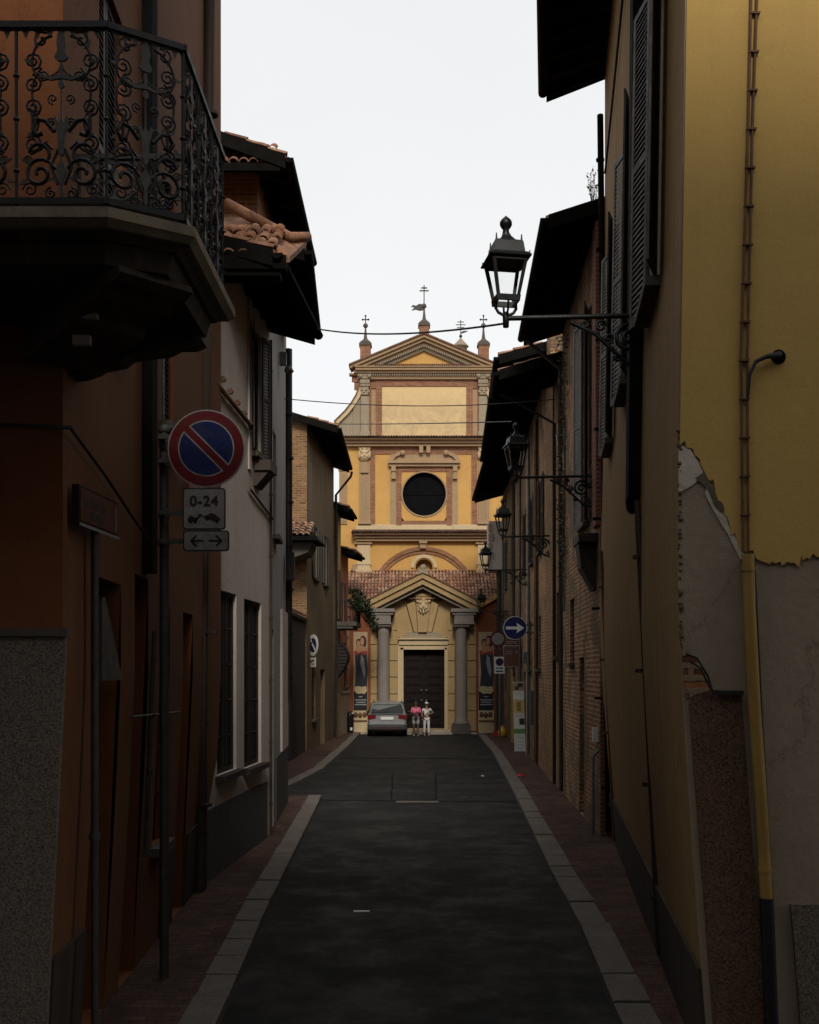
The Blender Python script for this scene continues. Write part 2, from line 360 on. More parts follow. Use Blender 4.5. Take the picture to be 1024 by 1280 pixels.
def kerb(name,line,side,w=.30,seg=.95,seed=1):
    r=random.Random(seed); mb=MB(); d=max(line[0][1],2.5) if line is not KL2 else line[0][1]; end=line[-1][1]
    while d<end-.05:
        e=min(end,d+seg*r.uniform(.55,1.25)); xa,xb=lerp_line(line,d),lerp_line(line,e-.022); z=.10+r.uniform(-.010,.010)
        x0,x1=(xa,xb); ww=w*side*r.uniform(.97,1.03); b=.02*side
        vs=[(x0,d,-.02),(x1,e-.022,-.02),(x1,e-.022,z-.012),(x0,d,z-.012),(x0+b,d+.006,z),(x1+b,e-.035,z),(x1+ww,e-.035,z),(x0+ww,d+.006,z),(x0+ww,d,-.02),(x1+ww,e-.022,-.02)]
        mb.add(vs,[(0,1,2,3),(3,2,5,4),(4,5,6,7),(7,6,9,8),(0,3,4,7,8),(1,9,6,5,2)]); d=e
    return struct(mb,name,'kerb_stone')
kerb('kerb_left',KL,-1,seed=1); kerb('kerb_far_left',KL2,-1,seed=2); kerb('kerb_right',KR,1,.32,seed=3)
def pave(name,line,side,outer,d0,d1,off=.29):
    mb=MB(); k=24; vs=[]
    for i in range(k+1):
        d=d0+(d1-d0)*i/k; xi=lerp_line(line,d)+off*side; xo=lerp_line(outer,d)+.3*side; vs+= [(xi,d,.092),(xo,d,.096)]
    mb.add(vs,[(2*i,2*i+1,2*i+3,2*i+2) for i in range(k)])
    mb.add([vs[0],vs[1],(vs[1][0],d0,-.02),(vs[0][0],d0,-.02)],[(0,1,2,3)]); mb.add([vs[-2],vs[-1],(vs[-1][0],d1,-.02),(vs[-2][0],d1,-.02)],[(0,1,2,3)])
    return struct(mb,name,'paver')
WL=[(-2.4,2),(-2.4,7.2),(-2.86,13.93),(-2.49,18.7),(-2.75,23.4),(-2.9,24.5)]
WL2=[(-5,25.6),(-4,27),(-3.85,38),(-3.29,45.5),(-2.95,50.8)]
WR=[(2.0,2),(1.95,7.36),(3.38,18.5),(3.65,25),(4.3,40),(4.35,49),(4.4,51)]
pave('pavement_left',KL,-1,WL,7.0,24.5); pave('pavement_far_left',KL2,-1,WL2,26.0,50.3); pave('pavement_right',KR,1,WR,7.1,49.6,.31)
# church forecourt steps
mb=MB(); mb.box(-3.6,3.25,50.25,52,-.02,.06); struct(mb,'forecourt','pale_stone')

g=thing('drain_grate',(.15,23.9,0),'long pale metal drain grate set in the middle of the road','drain')
mb=MB(); mb.box(-.32,.68,23.75,24.1,.004,.012); mb.build('grate_frame','iron',g)
mb=MB()
for i in range(22): mb.box(-.28+i*.043,-.255+i*.043,23.79,24.06,.013,.02)
mb.build('grate_bar','galvanised',g,); COL.objects['grate_bar']['kind']='stuff'
def scrap(x,y,z,s,m,name,label,cat,seed):
    r=random.Random(seed); mb=MB(); pts=[(x+s*cos(t)*r.uniform(.7,1.2),y+s*.8*sin(t)*r.uniform(.6,1.2)) for t in [i*2*pi/7 for i in range(7)]]
    mb.add([(x,y,z+s*.5)]+[(a,b,z+r.uniform(.002,.02)) for a,b in pts],[(0,i+1,(i+1)%7+1) for i in range(7)]); mb.add([(a,b,z) for a,b in pts],[tuple(range(7))])
    return tag(mb.build(name,m),label,cat)
scrap(2.1,29.9,.005,.06,'sign_bright','paper_scrap','small white scrap of crumpled paper on the asphalt near the right kerb','litter',1)
scrap(3.1,29,.1,.14,'red_plastic','litter_bag','flattened red wrapper lying on the brick pavement on the right','litter',2)
mb=MB(); mb.box(-.70,-.5,12.98,13.04,.004,.012); tag(mb.build('paper_strip','sign_bright'),'short white strip of paper lying flat in the middle of the dark near road','litter')

# ------------------------------------------------------------ houses
def shell(mb,pts,z0,z1,ops={},depth=.28,closed=True,zc=(),lean=None,skip=()):
    n_=len(pts); E=range(n_ if closed else n_-1)
    for i in E:
        if i in skip: continue
        fr=Frame(pts[i],pts[(i+1)%n_]); o=ops.get(i,[])
        us=sorted(set([0,fr.L]+[u for q in o for u in q[:2]])); zs=sorted(set([z0,z1]+[z for q in o for z in q[2:4]]+[z for z in zc if z0<z<z1]))
        for a,b in zip(us,us[1:]):
            for c,d in zip(zs,zs[1:]):
                if b-a<1e-5 or d-c<1e-5: continue
                um,zm=(a+b)/2,(c+d)/2
                if any(q[0]<um<q[1] and q[2]<zm<q[3] for q in o): continue
                mb.quad(fr.pt(a,0,c),fr.pt(b,0,c),fr.pt(b,0,d),fr.pt(a,0,d))
        for (a,b,c,d) in o:
            mb.quad(fr.pt(a,0,c),fr.pt(a,0,d),fr.pt(a,-depth,d),fr.pt(a,-depth,c)); mb.quad(fr.pt(b,0,d),fr.pt(b,0,c),fr.pt(b,-depth,c),fr.pt(b,-depth,d))
            mb.quad(fr.pt(a,0,d),fr.pt(b,0,d),fr.pt(b,-depth,d),fr.pt(a,-depth,d)); mb.quad(fr.pt(b,0,c),fr.pt(a,0,c),fr.pt(a,-depth,c),fr.pt(b,-depth,c))
            mb.quad(fr.pt(a,-depth,c),fr.pt(a,-depth,d),fr.pt(b,-depth,d),fr.pt(b,-depth,c))
    if closed: mb.add([(p[0],p[1],z1) for p in pts],[tuple(range(n_))])
def louvred(mb,fr,u0,u1,w,z0,z1,fn=None,th=.035,pitch=.055):
    """one louvred leaf in the wall plane at offset w (or mapped by fn)"""
    f=fn or (lambda u,ww,z:fr.pt(u,ww,z)); 
    def bx(a,b,c,d,e,g):
        vs=[f(u,ww,z) for z in (e,g) for ww in (c,d) for u in (a,b)]
        mb.add(vs,[(0,2,3,1),(4,5,7,6),(0,1,5,4),(2,6,7,3),(0,4,6,2),(1,3,7,5)])
    s=.06; bx(u0,u0+s,w,w+th,z0,z1); bx(u1-s,u1,w,w+th,z0,z1); bx(u0+s,u1-s,w,w+th,z0,z0+s*1.3); bx(u0+s,u1-s,w,w+th,z1-s,z1); zm=(z0+z1)/2; bx(u0+s,u1-s,w,w+th,zm-s/2,zm+s/2)
    for lo,hi in ((z0+s*1.3,zm-s/2),(zm+s/2,z1-s)):
        k=max(1,int((hi-lo)/pitch))
        for i in range(k):
            z=lo+(i+.1)*(hi-lo)/k; h=(hi-lo)/k
            vs=[f(u,ww,zz) for (ww,zz) in ((w+th*.95,z),(w+th*.05,z+h*.85),(w+th*.05,z+h*.98),(w+th*.95,z+h*.13)) for u in (u0+s,u1-s)]
            mb.add(vs,[(0,1,3,2),(2,3,5,4),(4,5,7,6),(6,7,1,0)])
def window(root,fr,o,style='open',mat='shutter_paint',depth=.28,sill='dark_stone',leaf=None,surround=None):
    a,b,c,d=o; mb=MB(); w=-depth+.03
    for x0,x1,y0,y1 in ((a,a+.06,c,d),(b-.06,b,c,d),(a+.06,b-.06,c,c+.07),(a+.06,b-.06,d-.06,d),((a+b)/2-.035,(a+b)/2+.035,c+.07,d-.06)): mb.fbox(fr,x0,x1,w,w+.06,y0,y1)
    wn=mb.build('window','dark_wood',root); mb=MB(); mb.fbox(fr,a+.06,b-.06,w+.01,w+.025,c+.07,d-.06); mb.build('pane','dark_glass',wn)
    if sill: mb=MB(); mb.fbox(fr,a-.1,b+.1,-depth+.05,.13,c-.09,c-.005); mb.build('sill',sill,wn)
    lw=leaf or (b-a)/2
    if style in('open','half'):
        mb=MB(); louvred(mb,fr,a-lw,a-.01,.03,c,d); mb.build('shutter',mat,root)
        mb=MB(); louvred(mb,fr,b+.01,b+lw,.03,c,d); mb.build('shutter',mat,root)
    if style=='closed':
        mb=MB(); louvred(mb,fr,a+.01,(a+b)/2-.005,-.08,c+.01,d-.01); mb.build('shutter',mat,root)
        mb=MB(); louvred(mb,fr,(a+b)/2+.005,b-.01,-.08,c+.01,d-.01); mb.build('shutter',mat,root)
    if style=='ajar':
        for s,h in ((-1,a),(1,b)):
            ang=radians(14)
            def fn(u,ww,z,s=s,h=h): # leaf hinged at h
                return fr.pt(h+s*(u*cos(ang))+0, .02+u*sin(ang)+ww*.6, z)
            mb=MB(); louvred(mb,fr,0,lw,0,c,d,fn); mb.build('shutter',mat,root)
    if style=='grille':
        mb=MB(); k=max(2,int((b-a)/.13))
        for i in range(1,k): u=a+(b-a)*i/k; mb.tube([fr.pt(u,-.06,c),fr.pt(u,-.06,d)],.009,5)
        for i in range(1,5): z=c+(d-c)*i/5; mb.fbox(fr,a,b,-.066,-.054,z-.012,z+.012)
        mb.build('grille','iron',root)
    return wn
def door(root,fr,o,mat='dark_wood',depth=.28,panels=4):
    a,b,c,d=o; w=-depth+.02; mb=MB(); m=(a+b)/2
    for x0,x1 in ((a,m-.01),(m+.01,b)):
        mb.fbox(fr,x0,x1,w,w+.05,c,d)
        for i in range(panels):
            z0=c+.12+(d-c-.15)*i/panels; z1=c+(d-c-.15)*(i+1)/panels; mb.fbox(fr,x0+.08,x1-.08,w+.05,w+.075,z0,z1)
    dr=mb.build('door',mat,root); mb=MB(); mb.ball(fr.pt(m-.06,w+.1,c+1.05),.035,8,5); mb.build('handle','galvanised',dr); return dr
def tile_field(mb,O,U,V,width,length,tw=.2,tl=.38,seed=0,jit=.012,lift=.02):
    """barrel tiles: O lower corner, U along the eave, V up the slope (unit vectors)"""
    r=random.Random(seed); O=Vector(O);U=Vector(U).normalized();V=Vector(V).normalized();N=U.cross(V).normalized()
    if N.z<0: N=-N
    cols=max(1,int(width/tw)); rows=max(1,int(length/tl)); seg=5
    for i in range(cols):
        for j in range(rows):
            c=O+U*((i+.5)*tw+r.uniform(-jit,jit))+V*(j*tl+r.uniform(-jit,jit)*1.5); r0=tw*.47;r1=tw*.38
            vs=[]
            for (rr,s,l) in ((r0,0,lift+r.uniform(0,.008)),(r1,tl*1.12,0.0)):
                for k in range(seg+1):
                    t=pi*k/seg; vs.append(c+U*(rr*cos(t))+N*(rr*.8*sin(t)+l)+V*s)
            for k in range(seg+1):
                t=pi*k/seg; vs.append(c+U*((r0-.018)*cos(t))+N*((r0-.018)*.8*sin(t)+lift)+V*.001)
            f=[(k,k+1,seg+2+k,seg+1+k) for k in range(seg)]+[(k,2*seg+2+k,2*seg+3+k,k+1) for k in range(seg)]
            mb.add(vs,f,True)
def roof(root,fr,u0,u1,z,over,run=4.,pitch=18,th=.10,tile='roof_tile',beam='dark_beam',gutter=True,raft=.55,tilerows=3,near_tiles=0,fascia=.16,gl=0,seed=0):
    tp=math.tan(radians(pitch)); g=lambda w:z+(over-w)*tp
    mb=MB(); vs=[]
    for u in (u0,u1):
        vs += [fr.pt(u,over,g(over)),fr.pt(u,-run,g(-run)),fr.pt(u,-run,g(-run)+th),fr.pt(u,over,g(over)+th)]
    mb.add(vs,[(0,1,2,3),(7,6,5,4),(0,4,5,1),(3,2,6,7),(0,3,7,4),(1,5,6,2)])
    mb.m[0]=mb.m[1]=mb.m[2]=1
    rf=mb.build('roof',[tile,beam],root)
    mb=MB() # boarding and rafters
    u=u0+.1
    while u<u1-.05:
        e=.05; vs=[]
        for uu in (u-e,u+e):
            vs += [fr.pt(uu,over-.06,g(over-.06)-.14),fr.pt(uu,-.05,g(-.05)-.16),fr.pt(uu,-.05,g(-.05)-.002),fr.pt(uu,over-.06,g(over-.06)-.002)]
        mb.add(vs,[(0,1,2,3),(7,6,5,4),(0,4,5,1),(3,2,6,7),(0,3,7,4),(1,5,6,2)]); u+=raft
    mb.build('rafter',beam,rf)['kind']='stuff'
    mb=MB() # fascia boards
    for uu in (u0-.03,u1+.0):
        vs=[]
        for e in (0,.03):
            vs += [fr.pt(uu+e,over,g(over)-fascia),fr.pt(uu+e,-run,g(-run)-fascia),fr.pt(uu+e,-run,g(-run)+th*.5),fr.pt(uu+e,over,g(over)+th*.5)]
        mb.add(vs,[(0,1,2,3),(7,6,5,4),(0,4,5,1),(3,2,6,7),(0,3,7,4),(1,5,6,2)])
    build_each(mb,'bargeboard',beam,rf)
    if gutter:
        mb=MB(); k=6; A=[];r_=.085
        for uu in (u0-.05,u1+.05):
            for q in range(k+1):
                t=pi+pi*q/k; A.append(fr.pt(uu,over+.06+r_*cos(t),z+.02+r_*sin(t)))
            for q in range(k+1):
                t=pi+pi*q/k; A.append(fr.pt(uu,over+.06+(r_-.01)*cos(t),z+.02+(r_-.01)*sin(t)))
        n_=2*(k+1); f=[]
        for q in range(k): f += [(q,q+1,n_+q+1,n_+q),(k+1+q,n_+k+1+q,n_+k+2+q,k+2+q)]
        f += [(0,n_,n_+k+1,k+1),(k,2*k+1,n_+2*k+1,n_+k)]
        mb.add(A,f,True)
        mb.add([A[i] for i in range(k+1)],[tuple(range(k+1))]); mb.add([A[n_+i] for i in range(k+1)],[tuple(range(k+1))])
        mb.build('gutter',beam,rf)
    mb=MB(); V=(fr.pt(0,-1,g(-1))-fr.pt(0,0,g(0))).normalized()
    tile_field(mb,fr.pt(u0,over,g(over)+th),fr.t,V,u1-u0,.4*tilerows,seed=seed)
    mb.build('tile',tile,rf)['kind']='stuff'
    return rf
def pipe(root,pts,r,mat,name='downpipe',n=8,clips=0,label=None):
    mb=MB(); mb.tube(pts,r,n)
    if clips:
        pts=[Vector(p) for p in pts]; a,b=pts[0],pts[-1]
        for i in range(clips): 
            q=a+(b-a)*((i+.5)/clips); d=(b-a).normalized()*.02; mb.tube([q-d,q+d],r*1.35,n)
    return mb.build(name,mat,root,label)
# ============================================================ left corner house with the balcony
def leanL(o_root,fx):
    def rec(o):
        if o.type=='MESH':
            off=Vector((0,0,0)); p=o
            while p is not None: off+=p.location; p=p.parent
            for v in o.data.vertices:
                w=v.co+off; v.co.x+=fx(w)
        for c in o.children: rec(c)
    rec(o_root)
A=thing('balcony_house',(-4,9,0),'dark orange corner house with stone base and ornate balcony, front left','house')
pA=[(-13,7.2),(-2.40,7.2),(-2.72,13.93),(-2.72,15.0),(-13,15.0)]
frS=Frame(pA[1],pA[2]); frF=Frame(pA[0],pA[1])
opS=[(.95,1.75,.1,3.75),(2.3,2.9,.1,3.9),(3.5,4.05,1.2,3.7),(4.9,5.6,.1,3.7),(1.0,1.8,5.9,8.6),(3.6,4.3,5.6,8.2)]
opF=[(8.35,9.45,5.75,8.4)]
mb=MB(); shell(mb,pA,0,14,{0:opF,1:opS},zc=(.5,1,2,3,4,5,6,8,10,12)); mb.mi=0
A_w=mb.build('wall',['orange_plaster','orange_street'],A)
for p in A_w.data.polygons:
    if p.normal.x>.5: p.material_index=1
door(A,frS,opS[0]); door(A,frS,opS[1]); window(A,frS,opS[2],'grille'); door(A,frS,opS[3])
window(A,frS,opS[4],'closed'); window(A,frS,opS[5],'closed')
door(A,frF,opF[0],'shutter_paint',panels=6)
# grey stone base of the front and its cap
mb=MB(); mb.fbox(frF,0,frF.L+.035,.002,.05,0,3.24); mb.build('plinth','granite',A)
mb=MB(); mb.fbox(frF,0,frF.L+.05,.0,.07,3.245,3.30); mb.build('plinth_cap','dark_stone',A)
mb=MB(); mb.fbox(frS,0.02,.9,.002,.03,0,1.0); mb.fbox(frS,4.15,4.85,.002,.03,0,1.0); mb.fbox(frS,5.7,6.6,.002,.03,0,1.0); build_each(mb,'street_plinth','dark_render',A)
# pilaster strips seen beside the balcony, upper floors
mb=MB(); mb.fbox(frF,frF.L-1.05,frF.L-.78,.002,.05,5.6,14); mb.build('pilaster','ruin_brick',A)
mb=MB(); mb.fbox(frS,2.6,2.85,.002,.10,3.95,14); mb.build('downpipe_chase','dark_beam',A)
pipe(A,[frS.pt(6.55,.09,.1),frS.pt(6.55,.09,13.8)],.07,'dark_render','downpipe',8,6)
pipe(A,[frS.pt(2.95,.05,1.2),frS.pt(2.95,.05,3.4)],.022,'tin','service_pipe',8,4)
pipe(A,[frS.pt(2.0,.05,2.6),frS.pt(4.5,.05,2.55)],.015,'grey_iron','conduit',6)
# cable drooping round the corner
mb=MB(); pts=[frF.pt(7,.03,4.72),frF.pt(9.5,.03,4.70),frF.pt(10.2,.05,4.7),Vector((-2.33,7.15,4.68)),frS.pt(1.,.05,4.55),frS.pt(2.,.06,4.35),frS.pt(2.6,.1,4.2)]
mb.tube(pts,.014,5); mb.build('cable','cable',A)
# pale awning blade inside the first doorway
mb=MB(); a=frS.pt(1.0,-.02,3.45); mb.prism([(0,0),(.72,0),(.10,.66),(0,.66)],0,.02,lambda x,y,z:frS.pt(.98+x,.01+y,2.93+z)); mb.build('awning_side','tin',A)
# small board on the front wall and lamp box
mb=MB(); mb.fbox(frF,8.9,10.08-.0,.01,.035,4.2,4.5); mb.build('wall_panel','dark_render',A)
mb=MB(); mb.fbox(frS,5.2,5.32,.02,.22,5.0,5.35); mb.build('meter_box','sign_brown',A)
mb=MB(); mb.ball(frS.pt(4.6,.22,5.3),(.13,.13,.2),10,6); mb.tube([frS.pt(4.6,0,5.55),frS.pt(4.6,.22,5.5)],.015,5); mb.build('alarm_horn','dark_render',A)
mb=MB(); mb.box(-13.2,-2.1,6.75,15.2,14,14.25); A_r=mb.build('roof','roof_tile',A)
# ---- balcony
zf=5.66
def inset(k):  # balcony outline moved inwards by k
    return [(-13,5.96+k),(-1.73-k*.4,5.96+k),(-1.30-k,6.22+k*.4),(-1.30-k,7.62-k),(-2.45,7.62-k)]
def slab(mb,k0,z0,k1,z1):
    a=inset(k0);b=inset(k1); n_=len(a); vs=[(x,y,z0) for x,y in a]+[(x,y,z1) for x,y in b]
    mb.add(vs,[(i,i+1,n_+i+1,n_+i) for i in range(n_-1)]); 
    mb.add([(x,y,z1) for x,y in b]+[(-13,7.15,z1)],[tuple(range(n_))+(n_,)]) ; mb.add([(x,y,z0) for x,y in a]+[(-13,7.15,z0)],[(n_,)+tuple(range(n_-1,-1,-1))])
mb=MB()
slab(mb,-.02,5.60,-.02,5.66); slab(mb,.02,5.56,-.02,5.60)
mb.build('balcony_slab','balcony_stone',A)
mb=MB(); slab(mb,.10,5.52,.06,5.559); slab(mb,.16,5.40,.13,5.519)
mb.build('balcony_underside','dark_render',A)  # lower courses coloured dark to stand for the shade under the slab
def bracket(mb,c,d,L=1.0,w=.2,top=5.40):
    # scrolled console: profile in (distance from wall, z), extruded across
    d=Vector((d[0],d[1],0)).normalized(); t=Vector((-d.y,d.x,0)); c=Vector((c[0],c[1],0))
    pr=[(a_,top-(top-b_)*.45) for a_,b_ in [(0,top),(L,top),(L+.02,top-.10),(L-.05,top-.17),(L-.16,top-.17),(L-.24,top-.26),(L-.40,top-.30),(L-.5,top-.34),(L-.56,top-.44),(L-.7,top-.50),(L*.22,top-.56),(L*.12,top-.63),(0,top-.66)]]
    mb.prism(pr,-w/2,w/2,lambda x,y,z:(c+d*x+t*y+Vector((0,0,z))))
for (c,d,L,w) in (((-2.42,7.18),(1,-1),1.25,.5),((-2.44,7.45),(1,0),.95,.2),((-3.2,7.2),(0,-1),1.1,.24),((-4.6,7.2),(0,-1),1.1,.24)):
    mb=MB(); bracket(mb,c,d,L,w,5.398); mb.build('bracket','dark_render',A)  # brackets in the same dark colour, imitating shade below the balcony
# little plaster remnants on the bracket
mb=MB(); mb.box(-2.06,-1.96,6.52,6.56,5.22,5.29); mb.box(-2.14,-2.03,6.6,6.64,5.08,5.14); build_each(mb,'bracket_patch','pale_stone',A)
# railing
def spiral(c,r,t0,turns,k=16,dirn=1,end=.18):
    return [(c[0]+r*(1-(1-end)*i/k)*cos(t0+dirn*turns*2*pi*i/k),c[1]+r*(1-(1-end)*i/k)*sin(t0+dirn*turns*2*pi*i/k)) for i in range(k+1)]
def arc(c,r,a0,a1,k=10): return [(c[0]+r*cos(a0+(a1-a0)*i/k),c[1]+r*sin(a0+(a1-a0)*i/k)) for i in range(k+1)]
def rail_panel(root,fr,u0,u1,z0,z1,detail=1):
    W=u1-u0; Hh=z1-z0; f=lambda x,z,w=0:fr.pt(u0+x*W,w,z0+z*Hh); ar=Hh/W
    def T(mb,pts,r=.006,n=4): mb.tube([f(x,z) for x,z in pts],r*1.25,n,caps=False)
    # central stem that carries the ornament
    mb=MB(); b=Hh*.5
    # work in metres inside the panel, mirrored about the centre
    for s in (1,-1):
        def q(pts): return [(.5+s*x/W,z/Hh) for x,z in pts]
        hw=W/2
        # column of four little spirals near the post
        for zc,dr in ((.80,1),(.67,-1),(.54,1),(.33,-1)):
            T(mb,q(spiral((hw-.075,zc*Hh),.055,-pi/2 if dr>0 else pi/2,1.7,14,dr*s)),.006)
        T(mb,q([(hw-.075,.33*Hh+.03),(hw-.075,.54*Hh-.03)]),.008)
        # big C scroll above the vase
        T(mb,q(arc((.02,.80*Hh),.15,-.9,1.35)),.007); T(mb,q(spiral((.115,.92*Hh),.05,2.2,1.2,10,-1)),.006)
        # arc framing the basket
        T(mb,q(arc((-.04,.62*Hh),.21,-.55,.75)),.006)
        T(mb,q(spiral((.05,.585*Hh),.032,-pi/2,1.3,10,1)),.005)
        # vase scroll arms
        T(mb,q([(.04,.40*Hh),(.09,.46*Hh),(.14,.47*Hh),(.165,.42*Hh),(.14,.375*Hh),(.11,.39*Hh)]),.012)
        T(mb,q([(.05,.30*Hh),(.09,.34*Hh),(.12,.30*Hh),(.18,.27*Hh)]),.007)
        # lower scrolls
        T(mb,q(spiral((.125,.16*Hh),.095,pi*.9,1.5,18,-1)),.010); T(mb,q(spiral((.06,.05*Hh),.035,pi/2,1.4,12,-1)),.006)
        T(mb,q(spiral((hw-.06,.07*Hh),.045,0,1.5,12,1)),.005); T(mb,q(arc((.13,.27*Hh),.06,.2,pi*1.2)),.009)
        T(mb,q(spiral((.10,.71*Hh),.035,0,1.5,12,1)),.005); T(mb,q(spiral((.06,.45*Hh),.03,pi,1.5,12,-1)),.005); T(mb,q(spiral((.19,.235*Hh),.03,0,1.5,12,1)),.005); T(mb,q(arc((hw-.02,.45*Hh),.09,pi*.6,pi*1.4)),.005)
        T(mb,q([(0.02,.10*Hh),(.06,.2*Hh),(.02,.3*Hh)]),.008)
    mb.build('railing_scroll','iron',root)
    mb=MB(); th=.008; mb.prism([(.49,0),(.51,0),(.51,1),(.49,1)],-.004,.004,lambda a_,y,z_:f(a_,z_,y))
    def plate(half):  # half outline (x>=0), mirrored
        pts=[(.5+x/W,z/Hh) for x,z in half]+[(.5-x/W,z/Hh) for x,z in reversed(half) if x>1e-6]
        mb.prism(pts,-th,th,lambda x,y,z:f(x,z,y))
    plate([(0,.98*Hh),(.02,.95*Hh),(.028,.90*Hh),(.02,.86*Hh),(.04,.82*Hh),(.02,.80*Hh),(0,.80*Hh)])
    plate([(0,.70*Hh),(.06,.69*Hh),(.12,.71*Hh),(.14,.735*Hh),(.11,.725*Hh),(.06,.705*Hh),(.012,.725*Hh),(.008,.79*Hh),(0,.79*Hh)])
    for s in (1,-1):
        for i in range(4): T(mb,[(.5+s*(.012+i*.026)/W,.70),(.5+s*.006/W,.785-i*.012)],.003)
    plate([(0,.64*Hh),(.02,.66*Hh),(.012,.69*Hh),(0,.69*Hh)])
    plate([(0,.26*Hh),(.016,.27*Hh),(.022,.38*Hh),(.045,.47*Hh),(.032,.49*Hh),(.016,.45*Hh),(0,.49*Hh)])
    plate([(0,.02*Hh),(.012,.05*Hh),(.01,.12*Hh),(.03,.18*Hh),(.015,.22*Hh),(0,.24*Hh)])
    # fringe under the top rail
    k=7
    for i in range(k):
        x=(i+.5)/k; mb.prism([(x-.4/k,.985),(x+.4/k,.985),(x+.18/k,.955),(x,.925),(x-.18/k,.955)],-.004,.004,lambda a,y,z:f(a,z,y))
    # leaves along the arms
    r=random.Random(int(u0*100)+int(fr.p.x*31)); 
    for s in (1,-1):
        for (x,z,a,l) in ((.13,.87,.9,.07),(.16,.80,.2,.06),(.15,.47,.8,.06),(.17,.40,-.8,.05),(.11,.30,2.2,.06),(.17,.23,.3,.07),(.20,.13,-.6,.06),(.08,.12,2.4,.05)):
            a+=r.uniform(-.3,.3); pts=[(0,0),(l*.4,l*.22),(l*.7,l*.1),(l,l*.18),(l*.75,-.04*l),(l*.4,-.2*l)]
            mb.prism([(.5+s*(x+p*cos(a)-q_*sin(a))/W,z+(p*sin(a)+q_*cos(a))/Hh) for p,q_ in pts],-.004,.004,lambda a_,y,z_:f(a_,z_,y))
    mb.build('railing_ornament','grey_iron',root)
ol=inset(.06); zr0,zr1=5.72,6.74
segs=[]
def rail_run(p,q,k,skip_first=False):
    fr=Frame(p,q); w=fr.L/k
    for i in range(k): rail_panel(A,fr,i*w+.02,(i+1)*w-.02,zr0,zr1)
    for i in range(k+1):
        if skip_first and i==0: continue
        mb=MB(); mb.tube([fr.pt(i*w,0,zf),fr.pt(i*w,0,zr1+.02)],.011,6)
        for z in (5.9,6.2,6.45): mb.ball(fr.pt(i*w,0,z),(.020,.020,.014),8,5)
        mb.build('railing_post','iron',A)
fp=[(-3.32,ol[1][1]),ol[1],ol[2],(ol[3][0],ol[3][1]),(-2.4,ol[3][1])]
rail_run(fp[0],fp[1],3); rail_run(fp[1],fp[2],1,True); rail_run(fp[2],fp[3],3,True); rail_run(fp[3],fp[4],2,True)
mb=MB()
for z,h in ((zr0,.018),(zr1,.018)):
    for a,b in zip(fp,fp[1:]): fr=Frame(a,b); mb.fbox(fr,-.02,fr.L+.02,-.022,.022,z-h,z+h)
    mb.build('handrail','iron',A); mb=MB()
def gA(w):
    z=w.z; return -(.20 if z<.5 else 0)*0 - (max(0,3.0-z)/3.0)**1.2*.16 if w.x<-1.9 and z<3.0 else 0
leanL(A,gA)

# ---- no parking sign with its plates
S=thing('no_parking_sign',(-2.33,9.9,0),'round blue and red no parking sign above a 0-24 tow plate and arrow plate','street sign')
mb=MB(); mb.tube([(-2.335,9.9,.09),(-2.335,9.9,5.28)],[.045,.045],10); mb.lathe([(.055,5.28),(.06,5.30),(.055,5.33),(0.01,5.36)],(-2.335,9.9,0),10); mb.build('pole','grey_iron',S)
D0=9.72; ppm=F/D0
def disc(mb,cx,cz,r,y0,y1,n=40): mb.prism([(cx+r*cos(2*pi*i/n),cz+r*sin(2*pi*i/n)) for i in range(n)],y0,y1)
sx=XD(258,D0); sz=ZD(560.5,D0); R=48.5/ppm
mb=MB(); disc(mb,sx,sz,R,D0,D0+.02); dsk=mb.build('sign_disc','sign_white',S)
mb=MB(); n=48; r0,r1=R*.965,0
vs=[];fs=[]
mb=MB(); disc(mb,sx,sz,R*.965,D0-.004,D0); mb.build('red_ring','sign_red',dsk)
mb=MB(); disc(mb,sx,sz,R*.725,D0-.006,D0-.004); mb.build('white_ring','sign_white',dsk)
# two blue fields either side of the diagonal bar (runs from upper left to lower right)
def seg_poly(r,off,side,k=30):
    # part of disc beyond distance off from the diagonal; direction normal = (side*s, side*s)
    a=math.acos(off/r); base=pi/4 if side>0 else pi/4+pi
    return [(sx+r*cos(base-a+2*a*i/k),sz+r*sin(base-a+2*a*i/k)) for i in range(k+1)]
mb=MB()
for sd in (1,-1): mb.prism(seg_poly(R*.69,R*.125,sd),D0-.009,D0-.006)
mb.build('blue_field','sign_blue',dsk)
mb=MB(); b=R*.085; L=R*.80; dx=cos(-pi/4);dz=sin(-pi/4)
mb.prism([(sx-dx*L-dz*b,sz-dz*L+dx*b),(sx+dx*L-dz*b,sz+dz*L+dx*b),(sx+dx*L+dz*b,sz+dz*L-dx*b),(sx-dx*L+dz*b,sz-dz*L-dx*b)],D0-.010,D0-.0062); mb.build('diagonal_bar','sign_red',dsk)
def rrect(x0,x1,z0,z1,r,k=5):
    o=[]
    for cx,cz,a in ((x1-r,z1-r,0),(x0+r,z1-r,pi/2),(x0+r,z0+r,pi),(x1-r,z0+r,3*pi/2)):
        o += [(cx+r*cos(a+pi/2*i/k),cz+r*sin(a+pi/2*i/k)) for i in range(k+1)]
    return o
